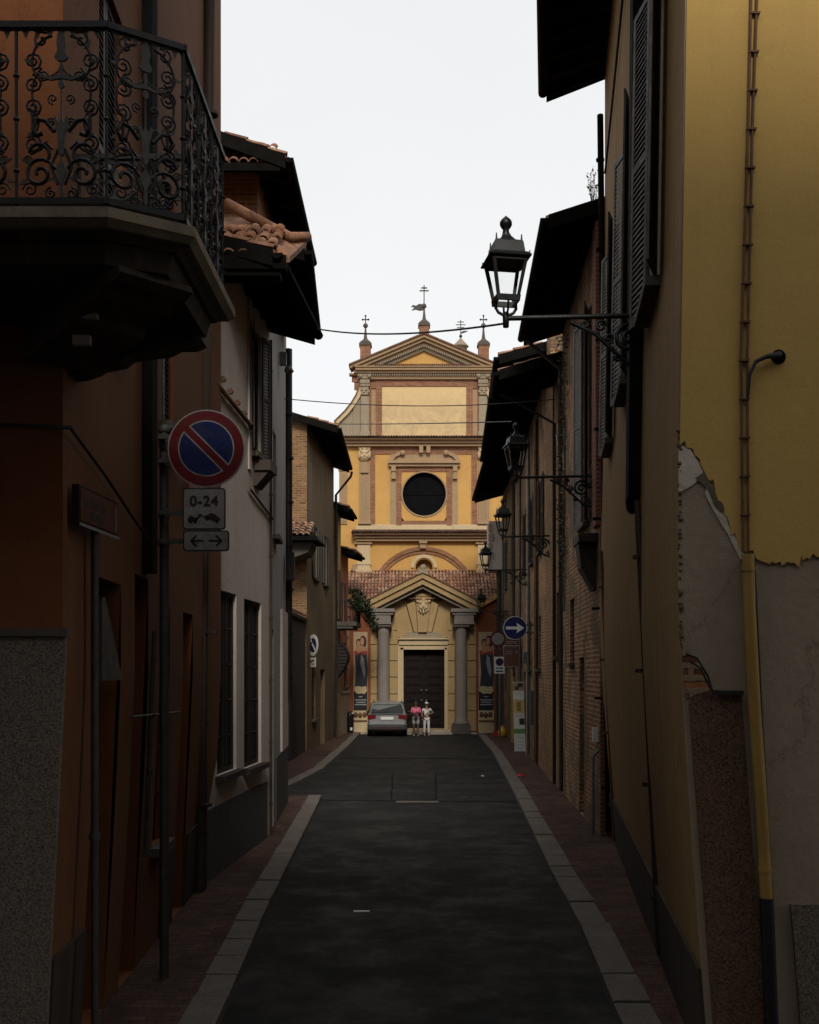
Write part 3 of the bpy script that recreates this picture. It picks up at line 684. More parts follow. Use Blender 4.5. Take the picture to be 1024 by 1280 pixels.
def font(txt,size,loc,mat,parent,name='lettering',rz=0,ext=.002,align='CENTER',bold=0.):
    cu=bpy.data.curves.new(name,'FONT'); cu.body=txt; cu.size=size; cu.extrude=ext; cu.align_x=align; cu.align_y='CENTER'; cu.offset=bold; cu.space_character=1.1
    t=bpy.data.objects.new(name,cu); COL.objects.link(t); t.rotation_euler=(pi/2,0,rz); t.location=loc
    bpy.context.view_layer.update(); dg=bpy.context.evaluated_depsgraph_get(); me=bpy.data.meshes.new_from_object(t.evaluated_get(dg)); me.transform(t.matrix_world)
    bpy.data.objects.remove(t); me.materials.clear(); me.materials.append(M[mat])
    off=Vector((0,0,0)); p=parent
    while p is not None: off+=p.location; p=p.parent
    me.transform(Matrix.Translation(-off)); o=bpy.data.objects.new(name,me); COL.objects.link(o); o.parent=parent; return o
def plate(px0,px1,py0,py1,nm):
    x0,x1,z1,z0=XD(px0,D0),XD(px1,D0),ZD(py0,D0),ZD(py1,D0)
    mb=MB(); mb.prism(rrect(x0,x1,z0,z1,.03),D0,D0+.015); p=mb.build(nm,'sign_black',S)
    mb=MB(); mb.prism(rrect(x0+.012,x1-.012,z0+.012,z1-.012,.022),D0-.003,D0-.0002); mb.build('plate_face','sign_dim',p); return p,x0,x1,z0,z1
p1,x0,x1,z0,z1=plate(228.5,282,610,662,'time_plate')
font('0-24',.135,((x0+x1)/2,D0-.006,ZD(627,D0)),'sign_black',p1,bold=.004)
# tow pictogram: truck with hook towing a car
mb=MB(); w=x1-x0; cx=(x0+x1)/2; cz=ZD(648,D0); u=w/54
def pg(pts): mb.prism([(cx+a*u,cz+b*u) for a,b in pts],D0-.0065,D0-.0032)
pg([(-20,-4),(-9,-4),(-8,1),(-13,1),(-14,3),(-18,3),(-20,0)]); pg([(-9,-3),(-3,5),(-5,6),(-11,-1)]); pg([(-5,6),(-1,3),(-2,2),(-5,4.5)])
pg([(-1,1),(1,3.5),(5,4.5),(8,6.5),(14,5.5),(17,2.5),(20,1),(20,-3),(17,-4),(0,0)])
for a,b in ((-17,-4.5),(-11,-4.5),(4,-1),(16,-4)): pg([(a+2*cos(2*pi*i/10),b+2*sin(2*pi*i/10)) for i in range(10)])
mb.build('tow_pictogram','sign_black',p1)
p2,x0,x1,z0,z1=plate(229,286.5,663,689,'arrow_plate')
mb=MB(); cz=(z0+z1)/2
for s,c in ((-1,XD(247,D0)),(1,XD(269,D0))):
    def pg(pts): mb.prism([(c+s*a*u,cz+b*u) for a,b in pts],D0-.0065,D0-.0032)
    pg([(-8,-1.1),(7,-1.1),(7,1.1),(-8,1.1)]); pg([(9.5,0),(2,7.5),(.2,6.2),(5.6,0),(.2,-6.2),(2,-7.5)])
mb.build('arrow_symbol','sign_black',p2)
mb=MB()
for z in (ZD(575,D0),ZD(545,D0),ZD(640,D0),ZD(676,D0)): mb.box(-2.36,sx+.12,D0+.02,D0+.05,z-.02,z+.02); mb.tube([(-2.335,9.9,z-.03),(-2.335,9.9,z+.03)],.055,10); mb.box(-2.36,-2.31,D0+.03,9.9,z-.02,z+.02)
mb.build('clamp','grey_iron',S)

# ---- street name board on its own pole
T=thing('street_name_sign',(-2.36,7.75,0),'dark brown street name board on a thin grey pole by the first doorway','street sign')
mb=MB(); mb.tube([(-2.345,7.75,0),(-2.345,7.75,3.3),(-2.345,7.75,4.1)],.03,8); mb.tube([(-2.345,7.75,1.75),(-2.345,7.75,1.80)],.045,8); mb.build('pole','grey_iron',T)
fr=Frame((-2.37,7.3),(-2.325,8.15)); 
mb=MB(); mb.fbox(fr,.0,.83,.0,.05,4.05,4.32); bd=mb.build('name_board','dark_wood',T)
mb=MB(); mb.fbox(fr,.02,.81,.051,.056,4.07,4.30); mb.build('board_face','sign_brown',bd)
mb=MB(); mb.fbox(fr,.0,.83,.0505,.06,4.03,4.052); mb.fbox(fr,.74,.76,.057,.06,4.09,4.27); mb.build('board_rim','sign_dim',bd)
mb=MB(); r=random.Random(5)
for (ua,ub,z) in ((.06,.55,4.22),(.2,.42,4.13)):
    uu=ua
    while uu<ub: wq=r.uniform(.02,.05); mb.fbox(fr,uu,uu+wq*.6,.057,.059,z-.03,z+r.choice((.02,.04))); uu+=wq
mb.build('lettering','grey_iron',bd)
# ============================================================ pale house
W=thing('pale_house',(-4.2,16.3,0),'pale plastered house with tall barred ground floor windows, behind the no parking sign','house')
pW=[(-9,13.95),(-2.858,13.95),(-2.49,18.7),(-9,18.7)]
fr=Frame(pW[1],pW[2]); 
def uD(D): return (D-13.95)/(18.7-13.95)*fr.L
oW=[(uD(15.0),uD(16.15),1.5,4.2),(uD(16.65),uD(17.9),1.45,4.18),(uD(14.15),uD(14.6),1.2,3.7),(uD(17.2),uD(17.85),6.65,8.75),(uD(15.3),uD(15.9),6.65,8.6)]
mb=MB(); shell(mb,pW,0,9.15,{1:oW[:4]},depth=.14); mb.build('wall','white_plaster',W)
for o in oW[:2]: window(W,fr,o,'grille',depth=.14,sill='dark_render')
window(W,fr,oW[2],'none',sill=False,depth=.14); window(W,fr,oW[3],'ajar','shutter_paint',leaf=.3,depth=.14)
mb=MB(); mb.fbox(fr,.3,fr.L-.45,.002,.035,0,1.08); mb.build('plinth','grey_render',W)
mb=MB(); mb.fbox(fr,uD(17.25),uD(17.8),.03,.30,6.35,6.52); mb.prism([(0,6.34),(.26,6.34),(.05,6.1),(0,6.1)],uD(17.3),uD(17.75),lambda x,y,z:fr.pt(y,x,z)); mb.build('window_box','dark_stone',W)
pipe(W,[fr.pt(.02,.09,.1),fr.pt(.02,.09,8.9)],.05,'dark_render','downpipe',8,6)
pipe(W,[fr.pt(uD(14.5),.05,7.35),fr.pt(uD(14.5),.05,7.12),fr.pt(uD(17.1),.05,7.0)],.035,'rust_pipe','service_pipe',6,6)
pipe(W,[fr.pt(uD(16.9),.035,5.98),fr.pt(uD(18.7),.035,5.75)],.022,'rust_pipe','conduit',6)
pipe(W,[fr.pt(uD(18.5),.04,.1),fr.pt(uD(18.5),.04,8.9)],.025,'dark_render','thin_pipe',6,8)
mb=MB(); mb.fbox(fr,uD(16.9),uD(17.05),.002,.03,6.3,9.1); mb.build('pilaster','white_plaster',W)
# roof: eave along the street and a hipped tiled end facing the viewer
rf=roof(W,fr,1.05,fr.L-.15,8.98,.82,5,17,seed=3)
mb=MB(); ex=XD(358,15.0); mb.box(-9,ex,14.95,15.12,8.80,9.0); mb.box(-9,ex-.25,15.1,15.6,8.93,9.0); 
mb.box(-9,ex-.1,15.0,15.3,8.72,8.82); mb.build('hip_fascia','dark_beam',rf)
hz=ZD(321,15)+.0
mb=MB(); a=Vector((-9,15.0,hz)); b=Vector((ex+.05,15.0,hz)); c=Vector((XD(384,17.6),17.6,ZD(300,17.6))); d=Vector((-2.6,16.7,ZD(272,16.7))); e=Vector((-9,16.7,ZD(272,16.7)))
mb.add([a,b,c,d,e],[(0,1,2,3,4)]); dn=Vector((0,0,.08)); mb.add([a-dn,b-dn,c-dn,d-dn,e-dn],[(4,3,2,1,0)]); mb.add([a,b,c,a-dn,b-dn,c-dn],[(0,3,4,1),(1,4,5,2)]); mb.build('hip_slope','roof_tile',rf)
mb=MB(); V=(e-a).normalized(); tile_field(mb,(-4.2,15.0,hz+.02),(1,0,0),V,4.2+ex+.02,1.5,tw=.19,tl=.36,seed=4,jit=.02,lift=.03)
mb.tube([d+Vector((-.3,-.3,.1)),b.lerp(c,.5)+Vector((-.15,0,.16)),c+Vector((0,0,.05))],.085,8); tl=mb.build('hip_tile','roof_tile',rf); tl['kind']='stuff'

# ============================================================ grey house with the white corner strip
W2=thing('grey_house',(-4.2,21,0),'grey house with white ground floor strip and black downpipe, beyond the pale house','house')
pX=[(-9,18.75),(-2.53,18.75),(-2.76,23.3),(-9,23.3)]; f2=Frame(pX[1],pX[2])
o2=[(.2,1.0,.1,3.8),(.9,1.6,5.6,7.6)]
mb=MB(); shell(mb,pX,0,10.5,{1:o2}); mb.build('wall','pale_plaster',W2)
door(W2,f2,o2[0]); window(W2,f2,o2[1],'closed','shutter_grey')
mb=MB(); mb.fbox(f2,1.3,f2.L,.002,.04,0,1.35); mb.build('plinth','grey_render',W2)
mb=MB(); mb.fbox(f2,f2.L-1.9,f2.L-.05,.002,.05,1.36,4.3); mb.build('white_panel','white_plaster',W2)
pipe(W2,[f2.pt(f2.L-.1,.05,2.4),f2.pt(f2.L-.1,.05,10.2)],.09,'iron','downpipe',8,8)
mb=MB(); mb.fbox(f2,f2.L-.8,f2.L-.5,.05,.22,5.0,5.6); mb.build('meter_box','iron',W2)
mb=MB(); mb.fbox(f2,2.2,2.32,.02,.16,9.2,9.45); mb.ball(f2.pt(2.26,.2,9.1),.09,8,5); mb.build('bulkhead_lamp','tin',W2)
rf=roof(W2,f2,-.5,f2.L-.6,10.38,.66,5,17,seed=5)
# ============================================================ tall brick house
V=thing('tall_brick_house',(-6,21,0),'tall brick house whose tiled roof rises highest behind the pale house on the left','house')
pV=[(-9.5,19.6),(XD(322,19.6),19.6),(XD(322,19.6)+.0,23.6),(-9.5,23.6)]; f3=Frame(pV[1],pV[2])
mb=MB(); shell(mb,pV,9.5,12.5,skip=()); mb.build('wall','warm_brick',V)
rf=roof(V,f3,-.75,f3.L,12.28,.62,5,20,seed=6,gutter=True)
mb=MB(); z=ZD(205,18.9); mb.box(-9,XD(350,18.9),18.85,18.95,z-.14,z); mb.build('front_board','dark_beam',rf)
mb=MB(); e0=Vector((-7,18.9,z+.0)); e1=Vector((-7,20.4,ZD(178,20.4))); vv=(e1-e0).normalized()
mb.add([e0,(XD(350,18.9),18.9,z),(XD(322,20.4),20.4,e1.z),e1],[(0,1,2,3)]); mb.build('front_slope','roof_tile',rf)
mb=MB(); tile_field(mb,(-5,18.9,z+.01),(1,0,0),vv,5+XD(340,18.9),1.5,tw=.19,tl=.36,seed=7,jit=.02,lift=.03)
mb.tube([(XD(350,18.9),18.9,z+.08),(XD(330,20.2),20.2,ZD(184,20.2)),(XD(282,20.4),20.6,ZD(176,20.6))],.08,8); mb.build('front_tile','roof_tile',rf)['kind']='stuff'

# ============================================================ garden wall and far left houses
G=thing('garden_wall',(-3.9,32,0),'dark stained boundary wall with a sloping coping along the far left pavement','wall')
mb=MB(); pG=[(-9,26.8),(-4.05,26.8),(-3.82,38.1),(-4.3,38.1),(-4.5,27.2),(-9,27.2)]
shell(mb,pG,0,4.85,zc=(1.2,2.5)); mb.build('wall','dark_render',G)
fg=Frame(pG[1],pG[2]); mb=MB(); mb.fbox(fg,-.1,fg.L+.02,-.55,.10,4.855,4.95); mb.build('coping','dark_stone',G)
mb=MB(); tile_field(mb,fg.pt(6,.14,4.96),fg.t,(-fg.n*.9+Vector((0,0,.35))),5.2,.8,seed=8); mb.build('coping_tile','old_tile',G)['kind']='stuff'
mb=MB(); mb.fbox(fg,7.6,8.6,.002,.03,.1,2.6); mb.build('gate_panel','dark_wood',G)
B=thing('brick_gable_house',(-5,41.5,0),'narrow house with a bare brick gable and deep dark eaves, far left','house')
pB=[(-9.5,38.2),(XD(383.5,38.2),38.2),(-3.30,45.3),(-9.5,45.3)]; fb=Frame(pB[1],pB[2])
oB=[(1.6,2.5,6.6,8.6),(4.2,5.1,6.6,8.6),(1.2,2.1,1.2,3.4),(3.3,4.5,.1,3.1)]
mb=MB(); shell(mb,pB,0,12.3,{1:oB}); mb.mi=1
w_=mb.build('wall',['olive_plaster','warm_brick'],B)
for p in w_.data.polygons: p.material_index=1 if p.normal.y<-.7 else 0
mb=MB(); mb.prism([(-9.5,12.31),(XD(383.5,38.2),12.31),(-9.5,14.8)],38.21,38.5,lambda x,y,z:(x,y,z)); mb.build('gable','warm_brick',B)
for o in oB[:2]: window(B,fb,o,'open','shutter_grey')
window(B,fb,oB[2],'grille'); door(B,fb,oB[3])
roof(B,Frame((-3.6,38.2),(-3.6,45.3)),-.35,7.15,11.86,.98,6,17,seed=9)
pipe(B,[(-2.5,45.15,11.7),(-2.55,45.2,11.5),(-3.2,45.25,10.7),(-3.24,45.25,.2)],.055,'iron','downpipe',8)
# small tiled canopy on brackets against the gable
K=MB(); cf=Frame((-5.2,38.15),(-3.18,38.15))
mb=MB(); z0=7.55; mb.add([(-5.4,35.9,z0),(-3.18,35.9,z0),(-3.05,38.15,z0+.05),(-5.4,38.15,z0+.05),(-5.4,35.9,z0+.13),(-3.18,35.9,z0+.13),(-3.9,38.15,z0+.95),(-5.4,38.15,z0+.95)],[(3,2,1,0),(0,1,5,4),(4,5,6,7),(1,2,6,5),(0,4,7,3)])
cp=mb.build('canopy','dark_beam',B)
mb=MB(); tile_field(mb,(-5.2,35.9,z0+.15),(1,0,0),(0,2.25,.82),1.9,2.2,tw=.22,tl=.4,seed=10,lift=.04); mb.build('canopy_tile','old_tile',cp)['kind']='stuff'
mb=MB(); mb.prism([(-4.9,z0),(-3.4,z0),(-3.55,z0-.35),(-4.1,z0-.55),(-4.9,z0-.62)],36.4,38.1); mb.build('canopy_bracket','dark_stone',cp)
# no parking sign on the far left wall
N=thing('far_no_parking_sign',(-3.55,39.3,0),'small round no parking sign with a plate, mounted side-on to the far left wall','street sign')
c0=Vector((XD(391.3,38.9),38.9,ZD(806.5,38.9))); d=Vector((cos(radians(-58)),sin(radians(-58)),0)); nn=Vector((d.y,-d.x,0)); nn=nn if nn.y<0 else -nn
def dn(mb,r,o0,o1,k=28): mb.prism([(r*cos(2*pi*i/k),r*sin(2*pi*i/k)) for i in range(k)],o0,o1,lambda x,y,z:c0+d*x+nn*y+Vector((0,0,z)))
mb=MB(); dn(mb,.40,-.02,0); s_=mb.build('sign_disc','sign_bright',N)
mb=MB(); dn(mb,.27,0.001,.004); mb.build('blue_field','sign_blue',s_)
mb=MB(); b=.05; L=.30; mb.prism([(-L*.7-b*.7,L*.7-b*.7),(-L*.7+b*.7,L*.7+b*.7),(L*.7+b*.7,-L*.7+b*.7),(L*.7-b*.7,-L*.7-b*.7)],.0045,.007,lambda x,y,z:c0+d*x+nn*y+Vector((0,0,z))); mb.build('diagonal_bar','sign_bright',s_)
mb=MB(); 
mb.prism([(-.2,-.82),(.2,-.82),(.2,-.46),(-.2,-.46)],-.02,0,lambda x,y,z:c0+d*x+nn*y+Vector((0,0,z))); pl=mb.build('plate','sign_bright',N)
mb=MB(); mb.prism([(-.12,-.72),(.12,-.72),(.12,-.69),(-.12,-.69)],.001,.004,lambda x,y,z:c0+d*x+nn*y+Vector((0,0,z))); mb.prism([(-.1,-.60),(.1,-.60),(.1,-.55),(-.1,-.55)],.001,.004,lambda x,y,z:c0+d*x+nn*y+Vector((0,0,z))); mb.build('lettering','sign_black',pl)
mb=MB(); q=c0+Vector((0,0,.1)); mb.tube([q-nn*.02,(-3.85,39.1,q.z)],.025,6); q=c0-Vector((0,0,.6)); mb.tube([q-nn*.02,(-3.85,39.1,q.z)],.02,6); mb.build('wall_bracket','iron',N)
# ochre and pink house pair
C1=thing('ochre_balcony_house',(-4.5,46.6,0),'narrow ochre house with a planted balcony and barred bulging window, left of the church','house')
pC=[(-9.5,45.35),(-3.27,45.35),(-3.17,48.0),(-9.5,48.0)]; fc=Frame(pC[1],pC[2])
oC=[(.7,1.6,5.4,7.6),(.5,1.5,2.9,4.3)]
mb=MB(); shell(mb,pC,0,10.3,{1:oC}); mb.build('wall','ochre_plaster',C1)
window(C1,fc,oC[0],'open','shutter_grey',leaf=.35); window(C1,fc,oC[1],'none')
roof(C1,fc,-.0,fc.L+.05,10.1,.62,5,16,seed=11)
pipe(C1,[fc.pt(.15,.08,.2),fc.pt(.15,.08,9.9)],.05,'dark_render','downpipe',8,5)
mb=MB(); mb.fbox(fc,-.0,2.5,0,.95,5.02,5.2); mb.fbox(fc,.05,2.4,0,.8,4.9,5.019); mb.build('balcony_slab','dark_stone',C1)
mb=MB()
for i in range(19): mb.tube([fc.pt(i*2.45/18,.92,5.2),fc.pt(i*2.45/18,.92,6.1)],.009,4)
for i in range(8): mb.tube([fc.pt(0,.92-i*.115,5.2),fc.pt(0,.92-i*.115,6.1)],.009,4)
mb.tube([fc.pt(0,0,6.1),fc.pt(0,.92,6.1),fc.pt(2.45,.92,6.1)],.016,5); mb.build('balcony_railing','iron',C1)
# bulging iron window cage
mb=MB(); cu,cz,wd,ht=.35,3.55,.75,1.5
def belly(t): return .12+.45*max(0,sin(pi*(t**.8)))
for i in range(7):
    u=cu+wd*i/6; mb.tube([fc.pt(u,belly(k/10),cz-ht/2+ht*(1-k/10)) for k in range(11)],.014,5)
for k in range(1,10,1):
    z=cz-ht/2+ht*(1-k/10); mb.tube([fc.pt(cu,0,z),fc.pt(cu,belly(k/10),z),fc.pt(cu+wd,belly(k/10),z),fc.pt(cu+wd,0,z)],.013,5)
mb.build('window_cage','iron',C1)
mb=MB(); pr=[(0,cz-ht/2-.3)]+[(belly(k/10)*.9,cz-ht/2+ht*(1-k/10)) for k in range(10,-1,-1)]+[(0,cz+ht/2)]
mb.prism(pr,cu+.05,cu+wd-.05,lambda x,y,z:fc.pt(y,x,z)); mb.build('cage_shutter','dark_wood',C1)
# balcony plants
def leaves(mb,c,rad,n,s,r,flat=.5):
    for i in range(n):
        d=Vector((r.gauss(0,1),r.gauss(0,1),r.gauss(0,1))); d.normalize(); q=Vector(c)+Vector((d.x*rad[0],d.y*rad[1],d.z*rad[2]))*(r.random()**.45)
        a=Vector((r.uniform(-1,1),r.uniform(-1,1),r.uniform(-.6,.6))).normalized(); b=a.cross(Vector((r.uniform(-1,1),r.uniform(-1,1),r.uniform(-1,1)))).normalized(); L=s*r.uniform(.6,1.3)
        mb.add([q-a*L*.5,q+b*L*.22,q+a*L*.5,q-b*L*.22],[(0,1,2,3)])
r=random.Random(12)
PL=thing('balcony_plants',(-2.4,46.5,5.2),'dark leafy potted plants trailing over the balcony of the ochre house','plants')
mb=MB()
for (u,w,z,a,n) in ((.2,.95,6.0,.45,220),(.9,1.0,6.1,.5,260),(1.6,1.05,6.0,.5,260),(2.2,1.2,5.75,.45,260),(2.3,1.45,5.4,.35,180),(1.3,.9,6.5,.3,110),(.3,.8,6.55,.25,80),(2.2,1.6,5.1,.22,80)): leaves(mb,fc.pt(u,w,z),(a,a*.8,a*.8),n,.16,r)
mb.build('foliage','leaf',PL)
mb=MB()
for u in (.3,.9,1.5,2.1): mb.lathe([(.08,5.2),(.13,5.42),(.14,5.45)],(fc.pt(u,.72,0).x,fc.pt(u,.72,0).y,0),8); mb.tube([fc.pt(u,.72,5.4),fc.pt(u,.85,6.0)],.015,4)
mb.build('pots','rust_pipe',PL)
C2=thing('pink_house',(-4.5,49.4,0),'pink house with stone base and lower dark eaves, left beside the church','house')
pD=[(-9.5,48.05),(-3.22,48.05),(-2.98,50.6),(-9.5,50.6)]; fd=Frame(pD[1],pD[2])
oD=[(.5,1.3,5.2,7.2),(1.2,2.0,2.3,4.4)]
mb=MB(); shell(mb,pD,0,8.7,{1:oD}); mb.build('wall','pink_plaster',C2)
window(C2,fd,oD[0],'open','shutter_grey',leaf=.3); window(C2,fd,oD[1],'closed','shutter_paint')
mb=MB(); mb.fbox(fd,0,fd.L,.002,.05,0,2.0); mb.build('plinth','bare_plaster',C2)
mb=MB(); mb.fbox(fd,-.02,fd.L+.02,.0,.10,2.0,2.12); mb.build('plinth_cap','pale_stone',C2)
roof(C2,fd,0.02,fd.L-.05,8.5,.7,5,16,seed=13)
mb=MB()
for i in range(9): mb.fbox(fd,fd.L-.28 if i%2 else fd.L-.2,fd.L+.005,.002,.03,2.2+i*.5,2.6+i*.5)
mb.build('quoin','pale_stone',C2)
BN=thing('litter_bin',(-2.95,50.0,0),'narrow black litter bin standing at the kerb left of the parked car','bin')
mb=MB(); mb.lathe([(.13,.09),(.17,.12),(.19,.85),(.20,.88)],(-2.86,50.0,0),14); mb.build('bin_body','iron',BN)
mb=MB(); mb.lathe([(.205,.89),(.21,.93),(.12,1.08),(.02,1.12)],(-2.86,50.0,0),14); mb.build('lid','iron',BN)
mb=MB(); mb.tube([(-2.72,49.8,1.0),(-2.76,49.8,1.05)],.03,6); mb.box(-2.84,-2.74,49.8,49.82,.2,.34); mb.build('label_plate','sign_bright',BN)
# ============================================================ right corner house (yellow)
R=thing('yellow_corner_house',(4,12,0),'tall yellow corner house with peeling plaster and an ochre pipe, front right','house')
pR=[(3.36,18.3),(1.90,7.36),(12,7.36),(12,18.3)]
fs=Frame(pR[0],pR[1]); ff=Frame(pR[1],pR[2])
def us(D): return (18.3-D)/(18.3-7.36)*fs.L
oR=[(us(9.75),us(8.85),6.35,9.4),(us(12.9),us(12.0),6.4,9.5),(us(16.0),us(15.1),6.4,9.5)]
oF=[(ff.L-7.05-.0,ff.L-6.0,1.3,2.35)]
oF=[((1015-843)/176.6+.0,(1015-843)/176.6+1.1,1.87,2.42)]
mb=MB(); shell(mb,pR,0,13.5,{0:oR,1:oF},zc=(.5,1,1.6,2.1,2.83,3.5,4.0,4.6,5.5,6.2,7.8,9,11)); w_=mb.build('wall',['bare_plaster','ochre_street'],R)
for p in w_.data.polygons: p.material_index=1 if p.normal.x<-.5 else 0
for i,o in enumerate(oR[:3]): window(R,fs,o,'closed' if i==9 else 'ajar','shutter_paint' if i!=1 else 'shutter_grey',leaf=.46)
window(R,ff,oF[0],'grille',sill=False)
# yellow paint coat, a sheet with a ragged lower edge (u,z) on the front
r=random.Random(21)
def rag(pts,amp=.02,step=.03):
    o=[]
    for (a,b) in zip(pts,pts[1:]):
        L=math.hypot(b[0]-a[0],b[1]-a[1]); k=max(1,int(L/step))
        for i in range(k): t=i/k; o.append((a[0]+(b[0]-a[0])*t+r.gauss(0,amp*.5),a[1]+(b[1]-a[1])*t+r.gauss(0,amp)))
    o.append(pts[-1]); return o
def px(a,b): return ((a-843)/176.6,3+(840-b)/176.6)
edge=rag([px(843.5,552),px(860,562),px(868,575),px(872,588)],.016,.02)+rag([px(880,598),px(900,640),px(905,655),px(922,690)],.020,.02)+rag([px(934,690),px(942,696),px(952,703),px(968,704),px(990,705),px(1000,700),px(1008,692),px(1024,698),px(1060,703),px(1100,697)],.015,.02)+rag([px(1100,697),(4,3.9),(6,3.84),(10.1,3.88)],.03,.08)
ypts=edge+[(10.1,13.5),(0,13.5)]
def sheet(mb,fr,pts,t0,t1):
    vs=[fr.pt(u,t1,z) for u,z in pts]; 
    bm=bmesh.new(); bv=[bm.verts.new(v) for v in vs]; f=bm.faces.new(bv); bmesh.ops.triangulate(bm,faces=[f])
    b=mb.add([v.co for v in bm.verts],[[v.index for v in g.verts] for g in (bm.verts.index_update() or bm.faces)]); bm.free()
    n_=len(vs); vb=[fr.pt(u,t0,z) for u,z in pts]; mb.add(vs+vb,[(i,(i+1)%n_,(i+1)%n_+n_,i+n_) for i in range(n_)])
mb=MB()
# make the sheet in vertical strips so that it can lean with the wall
def strips(mb,fr,pts_low,ztop,t0,t1,zc):
    for (a,b) in zip(pts_low,pts_low[1:]):
        if b[0]<=a[0]: b=(a[0]+.002,b[1])
        zl=[None]+[z for z in zc if z>max(a[1],b[1])+.02]+[ztop]
        for k in range(len(zl)-1):
            z0a=a[1] if k==0 else zl[k]; z0b=b[1] if k==0 else zl[k]
            mb.quad(fr.pt(a[0],t1,z0a),fr.pt(b[0],t1,z0b),fr.pt(b[0],t1,zl[k+1]),fr.pt(a[0],t1,zl[k+1]))
        mb.quad(fr.pt(a[0],t0,a[1]),fr.pt(b[0],t0,b[1]),fr.pt(b[0],t1,b[1]),fr.pt(a[0],t1,a[1]))
mono=[]
for p in edge:
    if not mono or p[0]>mono[-1][0]+.002: mono.append(p)
strips(mb,ff,mono,13.5,.0,.014,(5.0,5.5,6.2,7.0,7.8,9,11)); mb.build('paint_coat','yellow_plaster',R)
mb=MB(); pa=[px(843.5,556),px(858,562),px(868,578),px(874,590),px(880,600),px(874,596),px(868,600),px(862,606),px(852,612),px(843.5,616)]
pb=[px(880,600),px(886,612),px(896,616),px(903,632),px(905,655),px(925,692),px(921,700),px(905,668),px(893,648),px(886,636),px(877,618)]
sheet(mb,ff,pa,.001,.009); sheet(mb,ff,pb,.001,.008); mb.build('plaster_patch','patch_plaster',R)
mb=MB(); pc=[px(864,598),px(870,594),px(876,589),px(881,597),px(883,606),px(890,612),px(901,614),px(902,628),px(903,640),px(896,641),px(888,632),px(884,622),px(880,612),px(874,606)]
sheet(mb,ff,pc,.009,.012); mb.build('broken_patch','broken_plaster',R)
# rough rendered base panel with broken top, and hole beside the corner
mb=MB(); sheet(mb,ff,[px(850,1420),px(850,880),px(858,868),px(878,862),px(916,864),px(917,1000),px(921,1420)],.001,.02); mb.build('base_panel','rough_stone',R)
mb=MB(); sheet(mb,ff,rag([px(844,806),px(850,818),px(862,824),px(872,838),px(882,858),px(884,864)],.008)+[px(858,870),px(846,872)],.001,.012); mb.build('broken_hollow','ruin_brick',R)
mb=MB(); mb.tube([ff.pt(*q) for q in ((.03,.03,3.13),(.10,.05,3.1),(.17,.05,2.98),(.21,.04,2.84))],.008,4); mb.tube([ff.pt(*q) for q in ((.05,.03,3.08),(.12,.06,3.03),(.19,.05,2.88))],.008,4); mb.fbox(ff,.32-.09,.42,.02,.05,2.84,2.87); mb.build('loose_wire','cable',R)
mb=MB(); mb.fbox(ff,.66,9,.002,.03,0,1.36); mb.build('plinth','rough_base',R)
mb=MB() # crumbled corner edge
r=random.Random(31)
for i in range(60):
    z=3.2+i*.026; 
    if r.random()<.6: s=r.uniform(.008,.024); mb.ball((1.90+r.uniform(0,.02),7.355,z),(s,s*.6,s*r.uniform(.7,1.6)),6,4)
mb.build('corner_crumble','broken_plaster',R)
# pipes on the front
gR=lambda w: (max(0,(w.z-4.6))/3.16*.05 if w.z<9.5 else .0775) + (max(0,3.6-w.z)/3.6)**1.3*.24
def fp_(x,y,w=.03): u,z=px(x,y); v=ff.pt(u,w,z); v.x-=gR(v); return v
mb=MB()
for dx in (-4,4): mb.tube([fp_(938+dx,-60),fp_(932+dx*.7,150),fp_(924+dx,450),fp_(926+dx*.8,690)],.010,6)
gp=mb.build('gas_pipe','rust_pipe',R)
mb=MB()
for y in range(20,690,48): 
    x=938+(924-938)*min(1,y/450) if y<450 else 924+2*(y-450)/240
    u,z=px(x,y); u-=gR(ff.pt(u,0,z)); mb.fbox(ff,u-.034,u+.034,.014,.045,z-.008,z+.005)
build_each(mb,'pipe_clip','rust_pipe',gp)
mb=MB(); mb.tube([fp_(968,446,-.05),fp_(966,446,.05),fp_(950,449,.055),fp_(937,455,.055),fp_(930,470,.05),fp_(928,500,.04)],[.03,.026,.016,.015,.013,.010],8); mb.build('black_elbow','iron',R)
mb=MB(); u,z=px(966,447); mb.prism([(u+.052*cos(2*pi*i/16),z+.052*sin(2*pi*i/16)) for i in range(16)],.0145,.018,lambda x,y,z:ff.pt(x,y,z)); mb.build('wall_hole','interior',R)
mb=MB(); mb.tube([fp_(927,694,.06),fp_(929,760,.06),fp_(935,880,.06),fp_(944,1010,.06),fp_(950,1120,.06)],.043,12); 
for (x,y) in ((927.3,712),(948,1085)): mb.tube([fp_(x,y-3,.06),fp_(x,y+3,.06)],.048,12)
mb.build('ochre_downpipe','ochre_pipe',R)
mb=MB(); mb.tube([fp_(950,1120,.06),fp_(962,1420,.06)],.05,10); mb.build('downpipe_shoe','iron',R)
mb=MB(); mb.tube([fp_(936,694,.02),fp_(946,900,.02),fp_(959,1120,.02)],.013,5); mb.build('black_cable','cable',R)
